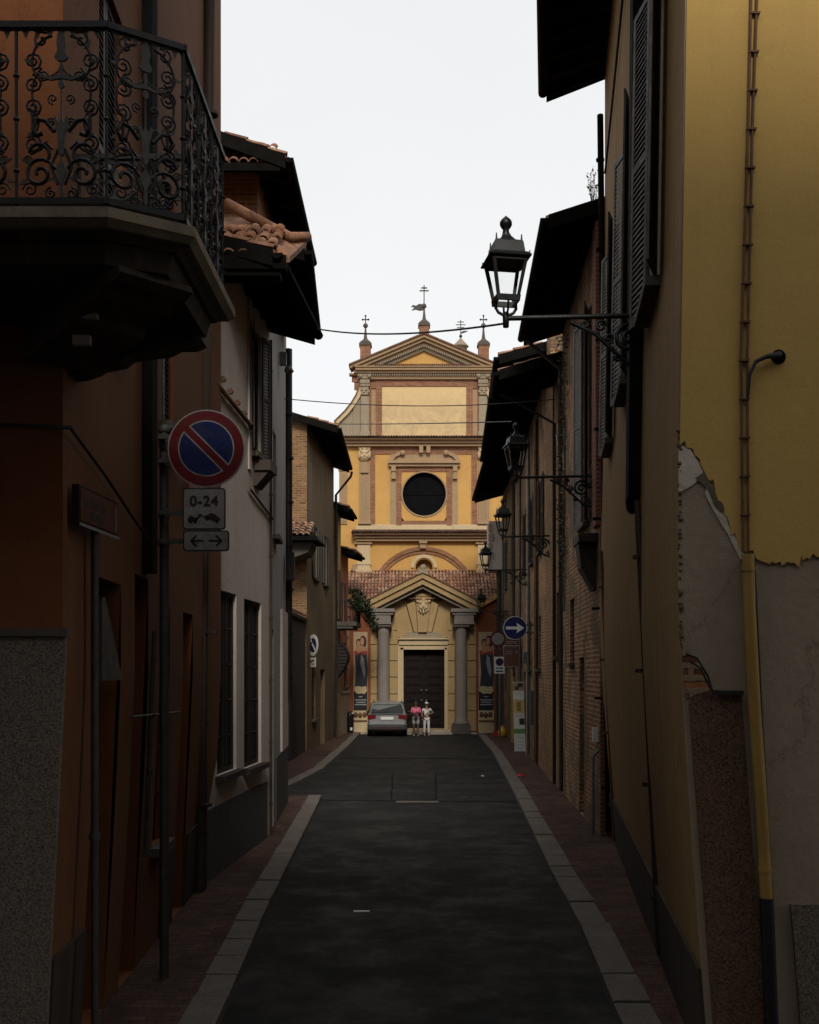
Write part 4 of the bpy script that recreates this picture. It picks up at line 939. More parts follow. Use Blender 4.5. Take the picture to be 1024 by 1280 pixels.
# street side: chase, pipes, cornice boards
mb=MB(); mb.fbox(fs,us(10.75),us(10.35),.002,.12,4.75,13); mb.ball(fs.pt(us(10.55),.06,4.75),(.07,.2,.15),8,6); mb.build('downpipe','dark_beam',R)
pipe(R,[fs.pt(us(10.3),.04,.2),fs.pt(us(10.3),.04,4.7)],.03,'dark_render','thin_pipe',6,4)
pipe(R,[fs.pt(us(18.1),.09,.2),fs.pt(us(18.1),.09,12.7)],.055,'dark_beam','corner_pipe',8,8)
pipe(R,[fs.pt(us(17.2),.05,.2),fs.pt(us(17.2),.05,5.0)],.03,'rust_pipe','gas_riser',8,4)
pipe(R,[fs.pt(us(8.4),.04,12),fs.pt(us(17.5),.04,11.4)],.02,'cable','cable',5)
mb=MB(); mb.fbox(fs,0,fs.L,.002,.03,0,.9); mb.build('street_plinth','dark_render',R)
roof(R,Frame(pR[0],pR[1]),-.02,fs.L+.5,13.28,1.02,5,18,seed=20)
leanL(R,gR)
# weeds in the gutter end
WD=thing('gutter_weeds',(3.25,18.6,11),'thin weeds sprouting from the wall top where the yellow house meets the brick house','weeds')
mb=MB(); r=random.Random(4)
for i in range(16):
    b=Vector((XD(743+r.uniform(-4,3),18.5),18.5+r.uniform(-.2,.2),ZD(256,18.5))); t=b+Vector((r.uniform(-.12,.08),r.uniform(-.1,.1),r.uniform(.25,.65))); mb.tube([b,b.lerp(t,.5)+Vector((r.uniform(-.05,.05),0,0)),t],[.006,.004,.002],4)
    leaves(mb,t,(.04,.04,.1),5,.06,r)
mb.build('foliage','dry_leaf',WD)

# ============================================================ right brick houses
R2=thing('brick_house',(4.5,21.7,0),'dark brick house with louvred shutter and sloping eaves, right behind the near lantern','house')
p2_=[(3.66,24.9),(3.38,18.42),(10,18.42),(10,24.9)]; g2=Frame(p2_[0],p2_[1])
def u2(D): return (24.9-D)/6.48*g2.L
o_=[(u2(20.9),u2(20.0),5.9,10.0),(u2(23.2),u2(22.4),3.2,4.6),(u2(21.5),u2(20.7),.1,3.3)]
mb=MB(); shell(mb,p2_,0,11.1,{0:o_}); w_=mb.build('wall',['dark_brick','red_brick'],R2)
for p in w_.data.polygons: p.material_index=1 if p.normal.y<-.5 else 0
window(R2,g2,o_[0],'ajar','shutter_grey',leaf=.44); window(R2,g2,o_[1],'grille'); door(R2,g2,o_[2])
mb=MB(); mb.fbox(g2,u2(18.9),g2.L,.002,.08,5.6,11); mb.build('brick_pier','red_brick',R2)
mb=MB(); mb.fbox(g2,u2(19.6),u2(18.7),.0,.35,5.35,5.5); mb.prism([(0,5.34),(.33,5.34),(.28,4.9),(.05,4.5),(0,4.5)],u2(19.4),u2(18.9),lambda x,y,z:g2.pt(y,x,z)); mb.build('shelf_bracket','dark_wood',R2)
roof(R2,g2,-.05,g2.L+.05,11.0,.92,5,17,seed=22)
pipe(R2,[g2.pt(u2(24.4),.9,10.8),g2.pt(u2(24.4),.1,10.1),g2.pt(u2(24.4),.08,.2)],.05,'dark_render','downpipe',8)
pipe(R2,[g2.pt(g2.L-.05,.12,.1),g2.pt(g2.L-.05,.12,1.5),g2.pt(g2.L-.05,.02,1.62)],.028,'galvanised','gas_riser',8)
mb=MB(); mb.fbox(g2,g2.L-.35,g2.L-.22,.005,.1,1.75,2.0); mb.build('meter_box','sign_bright',R2)
# creeper on its wall
CR=thing('dry_creeper',(3.55,24,5),'dry climbing creeper on the brick wall beside the second lamp','climber')
mb=MB(); r=random.Random(9)
for i in range(26):
    z=5.2+i*.22; leaves(mb,g2.pt(u2(24.0+r.uniform(-.5,.5)),.09,z),(.14,.4,.2),26,.09,r)
mb.build('foliage','dry_leaf',CR)
mb=MB()
for k in range(3):
    pts=[g2.pt(u2(24.0+.3*sin(z*1.3+k)),.06,z) for z in [4.4+.4*j for j in range(16)]]; mb.tube(pts,.012,4)
mb.build('stem','dark_wood',CR)
R3=thing('low_brick_house',(4.7,26,0),'low brick house end under its own dark eave, behind the second wall lantern','house')
p3_=[(3.76,27.0),(3.67,24.95),(10,24.95),(10,27.0)]; g3=Frame(p3_[0],p3_[1])
mb=MB(); shell(mb,p3_,0,10.4,{0:[(.6,1.2,3.4,5.0)]}); mb.build('wall','warm_brick',R3); window(R3,g3,(.6,1.2,3.4,5.0),'none')
roof(R3,g3,-.0,g3.L+.1,10.15,1.52,5,16,seed=23)
mb=MB(); mb.box(3.55,4.6,26.2,26.9,11.0,11.75); mb.build('parapet','dark_brick',R3)
pipe(R3,[g3.pt(g3.L*.5,1.45,10.0),g3.pt(g3.L*.5,.1,9.2),g3.pt(g3.L*.5,.1,.2)],.045,'iron','downpipe',8)
pipe(R3,[g3.pt(g3.L-.3,.08,8.5),g3.pt(g3.L-.3,.1,8.75),g3.pt(g3.L-.55,.1,8.8)],.02,'galvanised','conduit',6)
CN=thing('chimney_stack',(3.2,27.5,11),'small pale chimney stack standing on the roof above the second lamp','chimney')
cx0,cx1=XD(656.5,27.6),XD(664,27.6); mb=MB(); mb.box(cx0,cx1,27.5,27.7,11.2,ZD(408,27.6)); mb.box(cx0-.03,cx1+.03,27.47,27.73,ZD(408,27.6)+.002,ZD(404,27.6)); mb.build('stack','pale_stone',CN)
mb=MB(); mb.lathe([(.03,ZD(404,27.6)),(.035,ZD(404,27.6)+.12)],((cx0+cx1)/2,27.6,0),8); mb.build('flue','rust_pipe',CN)
R4=thing('long_eaved_house',(5,38,0),'long old house with many downpipes under very deep dark eaves, far right','house')
p4=[(4.40,49.0),(4.30,40),(3.78,27.05),(10,27.05),(10,49.0)]; ga=Frame(p4[0],p4[1]); gb=Frame(p4[1],p4[2])
_x=[0];oa=[(2,2.9,6.8,8.9),(5.5,6.4,6.8,8.9),(2.2,3.0,3.2,4.8),(5.6,6.4,3.2,4.8)]; ob=[(2,2.9,6.6,8.8),(5.2,6.1,6.6,8.8),(8.6,9.5,6.6,8.8),(1.5,2.6,.1,3.0),(4.4,5.2,3.1,4.7),(8.0,8.8,3.1,4.7),(10.5,11.5,.1,3.1)]
mb=MB(); shell(mb,p4,0,11.4,{0:oa,1:ob}); w_=mb.build('wall','ruin_brick',R4)
for (f_,a_,b_,m_) in ((gb,10.9,gb.L-.02,'warm_brick'),(gb,6.6,7.8,'olive_plaster'),(gb,3.2,4.3,'bare_plaster'),(ga,.3,1.8,'ruin_brick'),(ga,3.1,5.3,'olive_plaster'),(ga,7.0,8.8,'dark_brick')):
    mb=MB(); mb.fbox(f_,a_,b_,.002,.05,.1,11.0); mb.build('wall_strip',m_,R4)
for o in oa[:2]: window(R4,ga,o,'open','shutter_grey')
for o in ob[:3]: window(R4,gb,o,'open','shutter_paint')
for o in oa[2:]: window(R4,ga,o,'none')
for o in ob[4:6]: window(R4,gb,o,'grille')
door(R4,gb,ob[3]); door(R4,gb,ob[6])
roof(R4,ga,-.2,ga.L,11.15,1.32,6,15,seed=24); roof(R4,gb,.02,gb.L+.1,11.15,1.45,6,15,seed=25)
mats=['tin','dark_render','grey_iron','tin','rust_pipe','grey_iron','dark_stone','tin']
for i,(f_,u) in enumerate([(ga,1.2),(ga,6.8),(gb,.6),(gb,4.9),(gb,7.9)]): pipe(R4,[f_.pt(u,.09,.2),f_.pt(u,.09,10.8)],.05,mats[i],'downpipe',8,5)
pipe(R4,[ga.pt(6.6,.12,.15),ga.pt(6.6,.12,3.1)],.08,'ochre_pipe','gas_riser',8); pipe(R4,[ga.pt(7.1,.12,.15),ga.pt(7.1,.12,2.8)],.06,'ochre_pipe','gas_riser',8)
mb=MB()
for (u,a,b) in ((1.0,1.2,2.6),(3.2,3.3,3.7),(6.2,1.3,2.4)): mb.fbox(gb,u,u+.5,.005,.16,a,b)
build_each(mb,'meter_box','tin',R4)
R5=thing('white_quoined_house',(5,50,0),'white house with toothed quoins, just visible between the long eaves and the church','house')
mb=MB(); shell(mb,[(4.25,50.9),(4.25,49.7),(9,49.7),(9,50.9)],0,7.84); shell(mb,[(XD(611.5,49.6),51.0),(XD(611.5,49.6),49.6),(9,49.6),(9,51.0)],7.85,10.2); mb.add([(XD(611.5,49.6),49.6,7.85),(9,49.6,7.85),(9,51,7.85),(XD(611.5,49.6),51,7.85)],[(0,1,2,3)]); w_=mb.build('wall',['white_plaster','dark_render'],R5)
for p in w_.data.polygons: p.material_index=1 if p.center.z+R5.location.z<7.5 else 0
mb=MB(); x=XD(611.5,49.6)
for i in range(5): mb.box(x-.03,x+(.22 if i%2 else .12),49.55,49.8,7.9+i*.45,7.9+i*.45+.36)
build_each(mb,'quoin','pale_stone',R5)
# ============================================================ church
CHU=thing('church',(.6,54,0),'yellow baroque church facade with round window and columned portal closing the street','church')
DU=53.5; DN=51.0; PU=F/DU; PN=F/DN
def U(x,y): return ((x-512)/PU,CH+(H-y)/PU)
def Nn(x,y): return ((x-512)/PN,CH+(H-y)/PN)
def cb(mb,x0,x1,y0,y1,pr,back=.0,f=U,D=DU):
    a=f(x0,y1); b=f(x1,y0); mb.box(a[0],b[0],D-pr,D+back,a[1],b[1])
def cn(mb,x0,x1,y0,y1,pr,back=.0): cb(mb,x0,x1,y0,y1,pr,back,Nn,DN)
def cp_(mb,pts,pr,back=0.,f=U,D=DU): mb.prism([f(*p) for p in pts],D-pr,D+back)
def ring(mb,hole,rect,y0,y1):
    x0,x1,z0,z1=rect; c=(sum(p[0] for p in hole)/len(hole),sum(p[1] for p in hole)/len(hole)); out=[]
    for p in hole:
        dx,dz=p[0]-c[0],p[1]-c[1]; t=min([((x1 if dx>0 else x0)-c[0])/dx if abs(dx)>1e-9 else 1e9,((z1 if dz>0 else z0)-c[1])/dz if abs(dz)>1e-9 else 1e9]); out.append((c[0]+dx*t,c[1]+dz*t))
    n_=len(hole); vs=[(p[0],y0,p[1]) for p in hole]+[(p[0],y0,p[1]) for p in out]+[(p[0],y1,p[1]) for p in hole]+[(p[0],y1,p[1]) for p in out]
    fs=[]
    for i in range(n_):
        j=(i+1)%n_; fs += [(i,j,n_+j,n_+i),(i,2*n_+i,2*n_+j,j),(n_+i,n_+j,3*n_+j,3*n_+i),(2*n_+i,3*n_+i,3*n_+j,2*n_+j)]
    mb.add(vs,fs)
def arcband(mb,c,r0,r1,a0,a1,pr,k=28,f=U,D=DU,back=0.):
    for i in range(k):
        t0=a0+(a1-a0)*i/k; t1=a0+(a1-a0)*(i+1)/k
        cp_(mb,[(c[0]+r0*cos(t0),c[1]-r0*sin(t0)),(c[0]+r1*cos(t0),c[1]-r1*sin(t0)),(c[0]+r1*cos(t1),c[1]-r1*sin(t1)),(c[0]+r0*cos(t1),c[1]-r0*sin(t1))],pr,back,f,D)
# --- body and upper walls
mb=MB()
a=U(424,553);b=U(636,553)
x0,x1=U(424,0)[0],U(636,0)[0]
fu=Frame((x0,DU),(x1,DU))
sq=(U(502,0)[0]-x0,U(558,0)[0]-x0,U(0,651)[1],U(0,590)[1]); nc=(U(518,0)[0]-x0,U(542,0)[0]-x0,U(0,722)[1],U(0,697)[1])
shell(mb,[(x0,DU),(x1,DU),(x1,78),(x0,78)],0,U(0,553)[1],{0:[sq,nc]},depth=.5)
mb.build('wall','church_yellow',CHU)
mb=MB(); t0,t1=U(452,0)[0],U(608,0)[0]; shell(mb,[(t0,DU),(t1,DU),(t1,78),(t0,78)],U(0,553)[1]+.001,U(0,462)[1]); mb.build('upper_wall','church_trim',CHU)
# nave roof behind
mb=MB(); ap=U(530,424); l=U(447,462); r_=U(613,462); mb.prism([l,r_,ap],DU+.3,78); mb.build('nave_roof','church_tile',CHU)
# volutes
def vol(s):
    def m(p): return (530+s*(p[0]-530),p[1])
    curve=[(452,474),(450,484),(446,495),(440,505),(432,515),(423,524),(419,528)]
    mb=MB(); cp_(mb,[m(p) for p in curve+[(419,545),(453,545)]],-.02,.5); mb.build('volute_wall','church_grey',CHU)
    mb=MB(); c2=[(x+4.0,y+2.2) for x,y in curve]
    for (p,q,p2,q2) in zip(curve,curve[1:],c2,c2[1:]): cp_(mb,[m(p),m(q),m(q2),m(p2)],.16,.5)
    mb.build('volute_band','church_pale',CHU)
    mb=MB()
    for (p,q) in zip(curve,curve[1:]): cp_(mb,[m((p[0]-1.3,p[1]-.8)),m((q[0]-1.3,q[1]-.8)),m(q),m(p)],.22,.55)
    mb.build('volute_edge','rust_pipe',CHU)
vol(1); vol(-1)
# --- top tier
mb=MB(); cb(mb,477.6,583,483.5,546,.03); mb.build('panel','church_worn',CHU)
mb=MB(); cb(mb,470,477.4,475.5,546,.08); cb(mb,583.2,591,475.5,546,.08); cb(mb,477.4,583.2,475.5,483.3,.08); cb(mb,464,470,475.5,486,.05); cb(mb,591,597,475.5,486,.05)
cb(mb,461.8,464.2,475.5,546,.05); cb(mb,596.8,599.2,475.5,546,.05); build_each(mb,'brick_surround','church_brick',CHU)
mb=MB(); cb(mb,464.3,469.8,489,546,.04); cb(mb,591.2,596.7,489,546,.04); build_each(mb,'inner_strip','church_trim',CHU)
for s in (1,-1):
    def xx(a,b): return (a,b) if s==1 else (1060-b,1060-a)
    mb=MB(); cb(mb,*xx(451.5,461.4),496,540,.16); cb(mb,*xx(450.5,462.4),540,546,.2); cb(mb,*xx(442,450),500,545,.05); mb.build('pilaster','church_grey',CHU)
    mb=MB(); cb(mb,*xx(452,461),484,494.5,.2); cb(mb,*xx(450.5,462.5),475,484,.26); cb(mb,*xx(449.5,463.5),469,475,.32)
    for k in range(4): 
        q=xx(451+k*3,453+k*3); cb(mb,q[0],q[1],486+(k%2)*3,489+(k%2)*3,.26); cb(mb,q[0],q[1],478,481,.32)
    c=U(*( (451,472) if s==1 else (609,472))); mb.ball((c[0],DU-.3,c[1]),.12,8,5); c=U(*( (462,472) if s==1 else (598,472))); mb.ball((c[0],DU-.3,c[1]),.12,8,5)
    mb.build('capital','church_grey',CHU)
    mb=MB(); cb(mb,*xx(440,450.0),470.5,478,.12); cb(mb,*xx(443,450),478,488,.06); cb(mb,*xx(437,450),468.5,471,.3); mb.build('side_cornice','church_brick',CHU)
mb=MB(); cb(mb,447,613,468.8,475.3,.22); cb(mb,445,615,462.9,466,.55); cb(mb,443,617,466.1,468.6,.42,.2); cb(mb,441.5,618.5,461.4,462.8,.62,.3); mb.build('entablature','church_trim',CHU)
mb=MB()
for i in range(62): x=447.5+i*2.68; cb(mb,x,x+1.3,468.9,472.0,.36)
mb.build('dentil','church_grey',CHU)['kind']='stuff'
def rake(mb,o0,o1,pr,ap=(530,420.5),l=(437,459.5),back=.2,f=U,D=DU,k=None):
    """raking cornice band between vertical offsets o0 and o1 (px) below the outer line"""
    for s in (1,-1):
        lx=l[0] if s==1 else 2*ap[0]-l[0]
        cp_(mb,[(ap[0],ap[1]+o0),(lx,l[1]+o0),(lx,l[1]+o1),(ap[0],ap[1]+o1)],pr,back,f,D)
mb=MB(); rake(mb,0,2.0,.70); mb.build('pediment_edge','rust_pipe',CHU)
mb=MB(); rake(mb,2.0,5.6,.62,l=(438.5,458.9)); rake(mb,5.7,9.3,.48,l=(445,456.3),back=.15); rake(mb,9.4,12.5,.30,l=(456,451.7),back=.1); mb.build('pediment_cornice','church_trim',CHU)
mb=MB()
for s in (1,-1):
    for i in range(30):
        t=(i+.5)/30; x=530-s*t*66; y=433.5+t*27.5
        cb(mb,x-.7,x+.7,y,y+2.6,.40)
mb.build('raking_dentil','church_grey',CHU)['kind']='stuff'
mb=MB(); rake(mb,15.2,19,.2,l=(466,447.9),back=.05); mb.build('pediment_shadow_band','church_grey',CHU)
mb=MB(); cp_(mb,[(480,461.3),(580,461.3),(530,438.5)],.05); mb.build('tympanum','church_yellow',CHU)
mb=MB(); cp_(mb,[(447,461.3),(613,461.3),(530,425)],.0,.3); mb.build('gable','church_trim',CHU)
mb=MB(); 
for i in range(48): x=470+i*2.5; c=U(x,461); mb.ball((c[0],DU-.62,c[1]+.03),(.05,.06,.06),6,4)
mb.build('sill_tile','cornice_tile',CHU)['kind']='stuff'
# finials
def finial(px_,yb,w,yt,cr,name='finial'):
    c=U(px_,yb); z0=c[1]; x=c[0]; z1=U(0,yt)[1]; y=DU+.05; h=w/2/PU
    mb=MB(); mb.box(x-h,x+h,y-h,y+h,z0,z1); f_=mb.build(name,'church_brick',CHU)
    mb=MB(); mb.box(x-h*1.2,x+h*1.2,y-h*1.2,y+h*1.2,z1+.001,z1+.12); mb.box(x-h*1.0,x+h*1.0,y-h,y+h,z1+.121,z1+.2)
    mb.lathe([(h*1.25,z1+.2),(h*.5,z1+.38),(h*.28,z1+.75),(h*.22,z1+.95)],(x,y,0),4,Matrix.Rotation(pi/4,3,'Z'),False); mb.ball((x,y,z1+1.08),.13,10,6); mb.build('finial_cap','dark_stone',f_)
    return f_,x,y,z1+1.15
for (px_,yb,w,yt) in ((457,452,13,433),(604.5,452,13,433)):
    f_,x,y,z=finial(px_,yb,w,yt,0); mb=MB(); mb.box(x-.025,x+.025,y-.03,y+.03,z,z+.42); mb.box(x-.14,x+.14,y-.025,y+.025,z+.22,z+.27)
    for dx,dz in ((-.15,.245),(.15,.245),(0,.44)): mb.ball((x+dx,y,z+dz),.055,6,4)
    mb.build('cross','iron',f_)
f_,x,y,z=finial(530.3,424,12.5,408.5,0)
mb=MB(); zt=U(0,356)[1]; mb.tube([(x,y,z-.1),(x,y,zt)],.028,5)
for yy,w in ((359.5,.15),(363,.24)): zz=U(0,yy)[1]; mb.box(x-w,x+w,y-.02,y+.02,zz-.03,zz+.03)
mb.build('cross','iron',f_)
mb=MB(); def_=[(530,377.5),(528.6,380),(524,379.6),(520,382),(516.5,380.8),(514,383.4),(518.5,383.6),(514.6,387.8),(520,386.6),(524,388),(529,387.6),(531.2,388),(531.5,381)]
mb.prism([U(*p) for p in def_],y-.03,y+.03); mb.build('wind_vane','iron',f_)
# cupola behind the right slope with aerial-like vane
c=U(576,438); DB=56
def UB(x,y): return ((x-512)/F*DB,CH+(H-y)/F*DB)
xb,zb=UB(576,440); 
mb=MB(); mb.lathe([(.34,zb-1.0),(.34,zb+.25),(.44,zb+.27),(.42,zb+.33),(.15,zb+.62),(.03,zb+.75)],(xb,DB,0),8); cu=mb.build('lantern_turret','church_grey',CHU)
mb=MB(); mb.ball((xb,DB,zb+.85),.09,8,5); mb.tube([(xb,DB,zb+.7),(xb,DB,UB(0,400)[1])],.022,5)
for yy,w in ((402.5,.18),(406,.26),(409.5,.2)): zz=UB(0,yy)[1]; mb.box(xb-w,xb+w,DB-.015,DB+.015,zz-.02,zz+.02)
zz=UB(0,416)[1]; mb.prism([(xb,zz-.06),(xb+.25,zz+.02),(xb+.4,zz+.10),(xb+.15,zz+.10),(xb,zz+.03)],DB-.02,DB+.02); mb.build('wind_vane','iron',cu)
mb=MB(); q=U(594,449); mb.box(U(586,0)[0],U(597,0)[0],DU+1.2,DU+2,U(0,462)[1],U(0,446)[1]); mb.build('parapet','dark_stone',CHU)
# --- cornice 2 (below top tier), cornice 1
def cornice(y0,y1,y2,x0,x1,nm):
    mb=MB(); h=(y2-y1); cb(mb,x0+2,x1-2,y1+.1,y1+h*.22,.62); cb(mb,x0+4,x1-4,y1+h*.25,y1+h*.62,.42); cb(mb,x0+5.5,x1-5.5,y1+h*.65,y2,.30); c_=mb.build(nm,'church_trim',CHU)
    mb=MB(); a=U(x0,y1); b=U(x1,y0); mb.add([(a[0],DU-.72,a[1]),(b[0],DU-.72,a[1]),(b[0],DU,b[1]-.02),(a[0],DU,b[1]-.02),(a[0],DU,a[1]),(b[0],DU,a[1])],[(0,1,2,3),(0,4,5,1),(0,3,4),(1,5,2)])
    vv=Vector((0,.72,b[1]-.02-a[1])); tile_field(mb,(a[0],DU-.74,a[1]+.01),(1,0,0),vv,b[0]-a[0],.75,tw=.145,tl=.36,seed=int(y0),lift=.02); mb.build('cornice_tile','cornice_tile',c_)['kind']='stuff'
cornice(545.5,550.5,559,428,632,'upper_cornice'); cornice(662.5,668,677,440,620,'middle_cornice')
mb=MB(); cb(mb,445,615,657.5,662.3,.12); cb(mb,448,612,655.8,657.4,.06); mb.build('base_ledge','church_pale',CHU)
# --- oculus tier
mb=MB(); c=U(530.4,618); Rr=28/PU; hole=[(c[0]+Rr*cos(2*pi*i/48+.001),c[1]+Rr*sin(2*pi*i/48+.001)) for i in range(48)]
a=U(502,651);b=U(558,590); ring(mb,hole,(a[0],b[0],a[1],b[1]),DU-.03,DU+.4); mb.build('oculus_surround','church_yellow',CHU)
mb=MB(); mb.tube([(p[0],DU-.03,p[1]) for p in hole],.05,6,closed=True); mb.build('oculus_rim','church_trim',CHU)
mb=MB(); mb.prism([(c[0]+Rr*1.02*cos(2*pi*i/40),c[1]+Rr*1.02*sin(2*pi*i/40)) for i in range(40)],DU+.22,DU+.25); g_=mb.build('oculus_glass','interior',CHU)
mb=MB(); 
mb.tube([(c[0]-Rr,DU+.2,c[1]),(c[0]+Rr,DU+.2,c[1])],.012,4); mb.build('glazing_bar','interior',g_)
mb=MB(); cb(mb,495.5,501.8,584,658,.07); cb(mb,558.2,565,584,658,.07); cb(mb,501.8,558.2,584,589.8,.07); cb(mb,501.8,558.2,651.2,655.6,.07)
cb(mb,463.3,469,561,655.6,.05); cb(mb,589.5,596.5,561,655.6,.05); cb(mb,469,589.5,559.2,568,.04); build_each(mb,'brick_frame','church_brick',CHU)
mb=MB(); cb(mb,486,575,580.4,583.8,.22); cb(mb,485.4,575.4,577,580.3,.34); cb(mb,489,572,568.5,576.9,.10); cb(mb,488,495.2,584,655.6,.05); cb(mb,565.2,572,584,655.6,.05)
mb.build('window_cornice','church_trim',CHU)
for s in (1,-1):
    mx=lambda x: x if s==1 else 1061-x
    mb=MB(); pts=[(486.5,576.8),(487,573),(491,570),(498,566),(504,564.2),(505.5,567.5),(502,569),(495,572),(491,576.8)]
    cp_(mb,[(mx(x),y) for x,y in pts],.24); c=U(mx(503.5),567.2); mb.lathe([(.01,-.17),(.13,-.16),(.13,.16),(.01,.17)],(c[0],DU-.14,c[1]),12,Matrix.Rotation(pi/2,3,'X')); mb.build('scroll_pediment','church_trim',CHU)
    mb=MB(); a_,b_=sorted((mx(489.5),mx(494.8))); cb(mb,a_,b_,584,590,.26); cb(mb,a_+.5,b_-.5,590,594,.2); cb(mb,a_,b_,594,599.5,.24); mb.build('console','church_trim',CHU)
    # mask pilaster
    a_,b_=sorted((mx(449),mx(463))); mb=MB(); cb(mb,a_,b_,578,655.6,.10)
    for k in range(4): x=a_+2.2+k*2.7; cb(mb,x,x+1.1,597,653,.14)
    cb(mb,a_+3,b_-3,578,590,.18); cb(mb,a_+2,b_-2,590.2,591.8,.22); cb(mb,a_-.8,b_+.8,559.2,562,.2); cb(mb,a_-1,b_+1,652,655.5,.2); mb.build('mask_pilaster','church_trim',CHU)
    c=U((a_+b_)/2,570); x,z=c; mb=MB(); y=DU-.2; mb.ball((x,y+.05,z),(.27,.2,.33),12,8); mb.ball((x,y-.16,z-.02),(.05,.07,.09),8,5)
    for d in (-1,1): mb.ball((x+d*.11,y-.12,z+.08),(.06,.05,.03),6,4); mb.ball((x+d*.14,y-.11,z-.08),(.07,.06,.06),6,4); mb.ball((x+d*.27,y+.02,z+.05),(.06,.08,.22),6,5); mb.ball((x+d*.2,y,z+.25),.09,6,4)
    mb.ball((x,y-.11,z+.14),(.2,.06,.04),8,4); mb.ball((x,y-.12,z-.17),(.10,.06,.03),8,4); mb.ball((x,y,z+.3),.1,6,4); mb.build('mask','church_pale',CHU)
    a_,b_=sorted((mx(425),mx(434))); mb=MB(); cb(mb,a_,b_,589,655,.08)
    for k in range(3): x=a_+1.5+k*2.4; cb(mb,x,x+1,592,653,.11)
    cb(mb,a_-2,b_+2,584,588.8,.14); mb.build('side_pilaster','church_trim',CHU)
mb=MB()
for x in (524,533): cb(mb,x,x+5,559.2,567.5,.34); cb(mb,x+.8,x+4.2,567.6,570,.2)
mb.build('keystone_bracket','church_trim',CHU)
# --- arch tier
mb=MB(); c=(529.5,750.5); arcband(mb,c,62.2,67,radians(32),radians(148),.09); arcband(mb,c,58.2,60.6,radians(33),radians(147),.06); mb.build('relieving_arch','church_brick',CHU)
mb=MB(); cc=(530.2,709.6); arcband(mb,cc,12.2,16.5,0,pi,.08,20); mb.build('niche_rim','church_pale',CHU)
cx,cz=U(530.2,709.6); rr=10.8/PU; hole=[(cx+rr*cos(pi*i/20),cz+rr*sin(pi*i/20)) for i in range(21)]+[(cx-rr,U(0,721.5)[1]),(cx+rr,U(0,721.5)[1])]
mb=MB(); a=U(518,722);b=U(542,697); ring(mb,hole,(a[0],b[0],a[1],b[1]),DU-.01,DU+.4); mb.build('niche_surround','church_yellow',CHU)
mb=MB(); mb.lathe([(.16,cz-.5),(.2,cz-.3),(.10,cz-.1),(.12,cz+.02),(.1,cz+.14),(.02,cz+.2)],(cx,DU+.2,0),10); mb.build('niche_bust','church_grey',CHU)
mb=MB(); cb(mb,524,534,677.2,680,.34); cb(mb,525,533,680,686,.25); cb(mb,443.5,465.5,677.2,680.5,.2); cb(mb,594.5,616.5,677.2,680.5,.2); build_each(mb,'keystone_bracket','church_trim',CHU)
for s in (1,-1):
    a_,b_=(447,463.2) if s==1 else (597,613); mb=MB(); cb(mb,a_,b_,680.6,703,.12); cb(mb,a_-1,b_+1,703,706,.18); cb(mb,a_,b_,706,712,.14); cb(mb,a_-2,b_+2,712,716,.2); mb.build('tier_pilaster','church_pale',CHU)
    a_,b_=(440,446.8) if s==1 else (613.2,620); mb=MB(); cb(mb,a_,b_,706,716,.1); mb.build('tier_base','church_trim',CHU)

# --- portico body
xl,xr=Nn(436,0)[0],Nn(628,0)[0]; zt=Nn(0,752)[1]
fn_=Frame((xl,DN),(xr,DN)); dop=(Nn(504.6,0)[0]-xl,Nn(555.6,0)[0]-xl,.22,Nn(0,812)[1])
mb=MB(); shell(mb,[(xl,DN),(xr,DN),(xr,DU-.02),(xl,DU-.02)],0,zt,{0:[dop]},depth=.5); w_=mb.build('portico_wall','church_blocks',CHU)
mb=MB(); cp_(mb,[(462,752),(594,752),(528,722)],0,2.0,Nn,DN); mb.build('portico_gable','church_yellow',CHU)
# tiled lean-to
a=Vector((xl-.15,DN-.25,Nn(0,751)[1])); rz=U(0,714.5)[1]
mb=MB(); mb.add([a,(xr+.15,a.y,a.z),(xr+.15,DU-.01,rz),(xl-.15,DU-.01,rz),(xl-.15,DU-.01,a.z),(xr+.15,DU-.01,a.z)],[(0,1,2,3),(0,4,5,1),(0,3,4),(1,5,2)]); lt=mb.build('portico_roof','dark_stone',CHU)
vv=Vector((0,DU-.01-a.y,rz-a.z)); mb=MB(); tile_field(mb,a+Vector((0,-.05,.02)),(1,0,0),vv,xr-xl+.3,vv.length+.1,tw=.172,tl=.34,seed=40,jit=.012,lift=.03)
mb.build('portico_tile','church_tile',lt)['kind']='stuff'
mb=MB()
for i in range(42): x=xl+.02+i*.172; mb.ball((x,DU-.1,rz+.04),(.075,.12,.07),7,4)
mb.build('ridge_tile','church_tile',lt)['kind']='stuff'
# pediment of the portal
def rk(mb,o0,o1,pr,l,back=.5): rake(mb,o0,o1,pr,(528.2,716.5),l,back,Nn,DN)
lx=lambda x: (x,716.5+(528.2-x)*.505)
mb=MB(); rk(mb,0,1.6,.98,lx(457.6),1.2); mb.build('portal_pediment_edge','rust_pipe',CHU)
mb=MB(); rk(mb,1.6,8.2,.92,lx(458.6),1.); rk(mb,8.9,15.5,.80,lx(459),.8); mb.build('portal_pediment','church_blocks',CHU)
mb=MB(); rk(mb,8.2,8.9,.86,lx(459.0),.8); rk(mb,15.5,17.2,.70,lx(461),.6); mb.build('pediment_fillet','rust_pipe',CHU)
mb=MB(); rk(mb,17.2,20.2,.62,lx(462),.5); mb.build('pediment_lip','column_stone',CHU)
mb=MB(); cp_(mb,[(523,714),(533,714),(535,721),(528,718.5),(521,721)],1.0,.4,Nn,DN); c=Nn(528,713); mb.ball((c[0],DN-.8,c[1]+.05),(.12,.12,.16),8,5); mb.build('apex_block','church_grey',CHU)
DCo=50.35; PC=F/DCo
